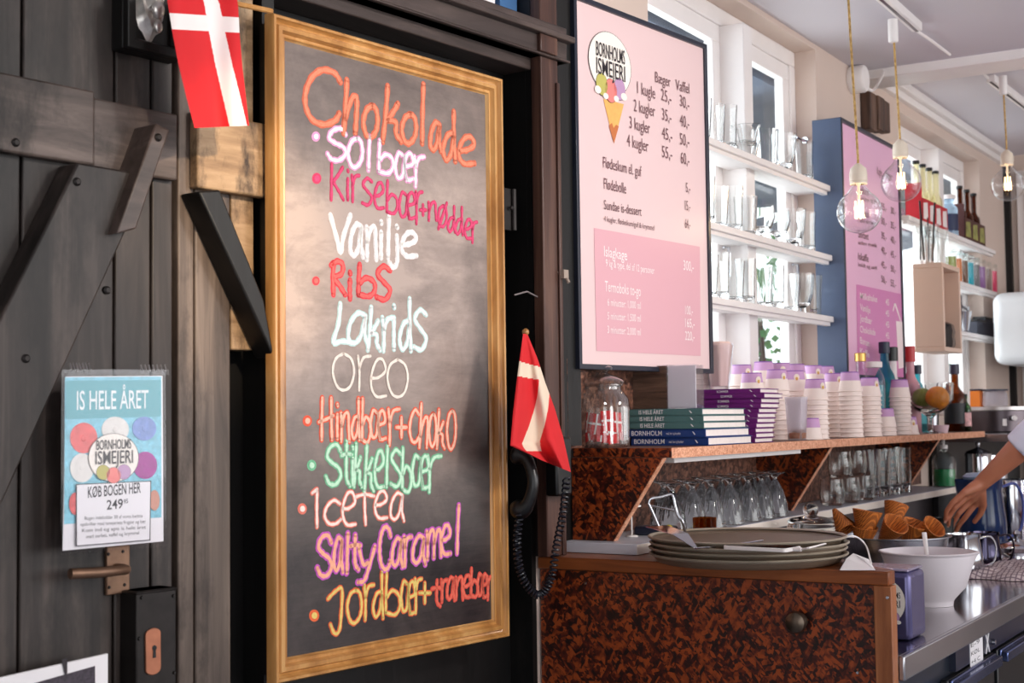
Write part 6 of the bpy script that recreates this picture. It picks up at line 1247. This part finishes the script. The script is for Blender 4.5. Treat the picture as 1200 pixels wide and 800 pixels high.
# torso, other arm, legs, neck and head (beyond the frame)
sr = V((5.14, .50, 1.47)); er = V((5.24, .42, 1.20)); wr = V((5.20, .62, 1.02)); hr_ = V((5.17, .70, .99))
blob(mb, [(sr, .056), (sr.lerp(er, .5), .05), (er, .042)]); blob(mb, [(er, .042), (er.lerp(wr, .4), .041), (wr, .026)]); blob(mb, [(wr, .026), (hr_, .034), (hr_+V((-.01, .03, -.01)), .03)])
for k_ in range(4): b_ = hr_+V((-.03+.019*k_, .035, -.005)); blob(mb, [(b_, .011), (b_+V((0, .03, -.008)), .0095), (b_+V((0, .052, -.024)), .008)], 10)
blob(mb, [(hr_+V((-.035, 0, 0)), .015), (hr_+V((-.055, .025, -.005)), .012), (hr_+V((-.05, .05, -.012)), .01)], 10)
for z_, rx_, ry_ in ((.98, .165, .115), (1.06, .15, .105), (1.16, .145, .105), (1.26, .165, .115), (1.36, .18, .115), (1.44, .16, .09)): mb.ball((px_, py_, z_), (rx_, ry_, .085), 24, 14)
blob(mb, [((px_-.14, py_+.02, 1.45), .06), ((px_+.14, py_-.0, 1.45), .06)]); blob(mb, [((px_, py_, 1.46), .062), ((px_, py_+.02, 1.56), .054)])
hd = V((px_, py_+.035, 1.665)); mb.ball(hd, (.074, .092, .112), 28, 20); mb.ball(hd+V((0, .03, -.055)), (.055, .062, .06), 20, 14)
mb.ball(hd+V((0, .098, -.018)), (.012, .018, .018), 12, 8); blob(mb, [(hd+V((0, .085, .02)), .009), (hd+V((0, .1, -.016)), .011)], 10); mb.ball(hd+V((0, .086, -.062)), (.024, .012, .007), 12, 8); mb.ball(hd+V((0, .085, -.074)), (.02, .012, .007), 12, 8)
for s_ in (-1, 1):
    mb.ball(hd+V((s_*.076, -.005, -.012)), (.01, .02, .03), 12, 10); mb.ball(hd+V((s_*.03, .08, .004)), (.018, .012, .008), 12, 8)
    x = px_+s_*.095; blob(mb, [((x, py_, .92), .09), ((x, py_+.01, .5), .06), ((x, py_-.02, .1), .042)]); blob(mb, [((x, py_-.03, .05), .045), ((x, py_+.12, .035), .034)])
M_skin = plain('warm skin', (184, 114, 84), .5, var=.05, scale=25); M_skin.node_tree.nodes['Principled BSDF'].inputs['Subsurface Weight'].default_value = .08
body = mb.build('body', M_skin, person)
r = body.modifiers.new('skin', 'REMESH'); r.mode = 'VOXEL'; r.voxel_size = .0042; r.use_smooth_shade = True
s = body.modifiers.new('smooth', 'SMOOTH'); s.factor = .5; s.iterations = 6
mb = MB()      # nails
for f in fing: p2, p3 = dep(*f[1]), dep(*f[2]); d = (p3-p2).normalized(); n_ = (O-p3).normalized(); n_ = (n_-d*n_.dot(d)).normalized(); sd_ = d.cross(n_); c_ = p3+n_*.0066; mb.prism([c_-sd_*.004-d*.005, c_+sd_*.004-d*.005, c_+sd_*.0035+d*.005, c_-sd_*.0035+d*.005], n_*.0006)
mb.build('fingernails', plain('nail', (226, 168, 146), .3), person)
mb = MB()      # shirt with its sleeves
for z_, rx_, ry_ in ((.90, .19, .135), (.98, .185, .132), (1.06, .17, .122), (1.16, .165, .122), (1.26, .182, .132), (1.36, .195, .13), (1.42, .165, .1)): mb.ball((px_, py_, z_), (rx_, ry_, .085), 24, 14)
blob(mb, [((px_-.15, py_+.03, 1.445), .07), ((px_+.15, py_-.0, 1.445), .07)])
cuff = dep(1192, 512, 4.535); cf = shoulder.lerp(elbow, .92)
blob(mb, [(shoulder, .068), (shoulder.lerp(elbow, .5), .062), (shoulder.lerp(elbow, .9), .056)]); mb.tube([shoulder.lerp(elbow, .9), elbow, elbow.lerp(wrist, .25), elbow.lerp(wrist, .42)], [.056, .058, .058, .055], 18)
blob(mb, [(sr, .068), (sr.lerp(er, .5), .062), (sr.lerp(er, .8), .058)])
sh_ = mb.build('shirt', plain('pale lavender shirt', (222, 220, 238), .85, var=.02), person); r = sh_.modifiers.new('cloth', 'REMESH'); r.mode = 'VOXEL'; r.voxel_size = .008; r.use_smooth_shade = True; s = sh_.modifiers.new('smooth', 'SMOOTH'); s.iterations = 4
mb = MB(); mb.ball((px_, py_, .94), (.185, .13, .1), 24, 14)
for s_ in (-1, 1): x = px_+s_*.095; blob(mb, [((x, py_, .90), .102), ((x, py_+.01, .5), .076), ((x, py_-.02, .10), .062)])
tr_ = mb.build('trousers', plain('dark trousers', (40, 42, 56), .9), person); r = tr_.modifiers.new('cloth', 'REMESH'); r.mode = 'VOXEL'; r.voxel_size = .01; r.use_smooth_shade = True
mb = MB(); mb.ball(hd+V((0, -.018, .028)), (.083, .092, .1), 24, 16); mb.ball(hd+V((0, -.09, .02)), (.04, .04, .05), 16, 10); hr2 = mb.build('hair', plain('brown hair', (70, 48, 36), .6, var=.3, scale=80), person)
mb = MB()
for s_ in (-1, 1): mb.ball(hd+V((s_*.03, .089, .004)), (.009, .006, .006), 10, 8)
mb.build('eye', plain('dark eye', (40, 30, 26), .2), person)
for s_ in (-1, 1):
    x = px_+s_*.095; mb = MB(); blob(mb, [((x, py_-.03, .05), .05), ((x, py_+.13, .04), .039)]); mb.build('shoe', M_black, person)
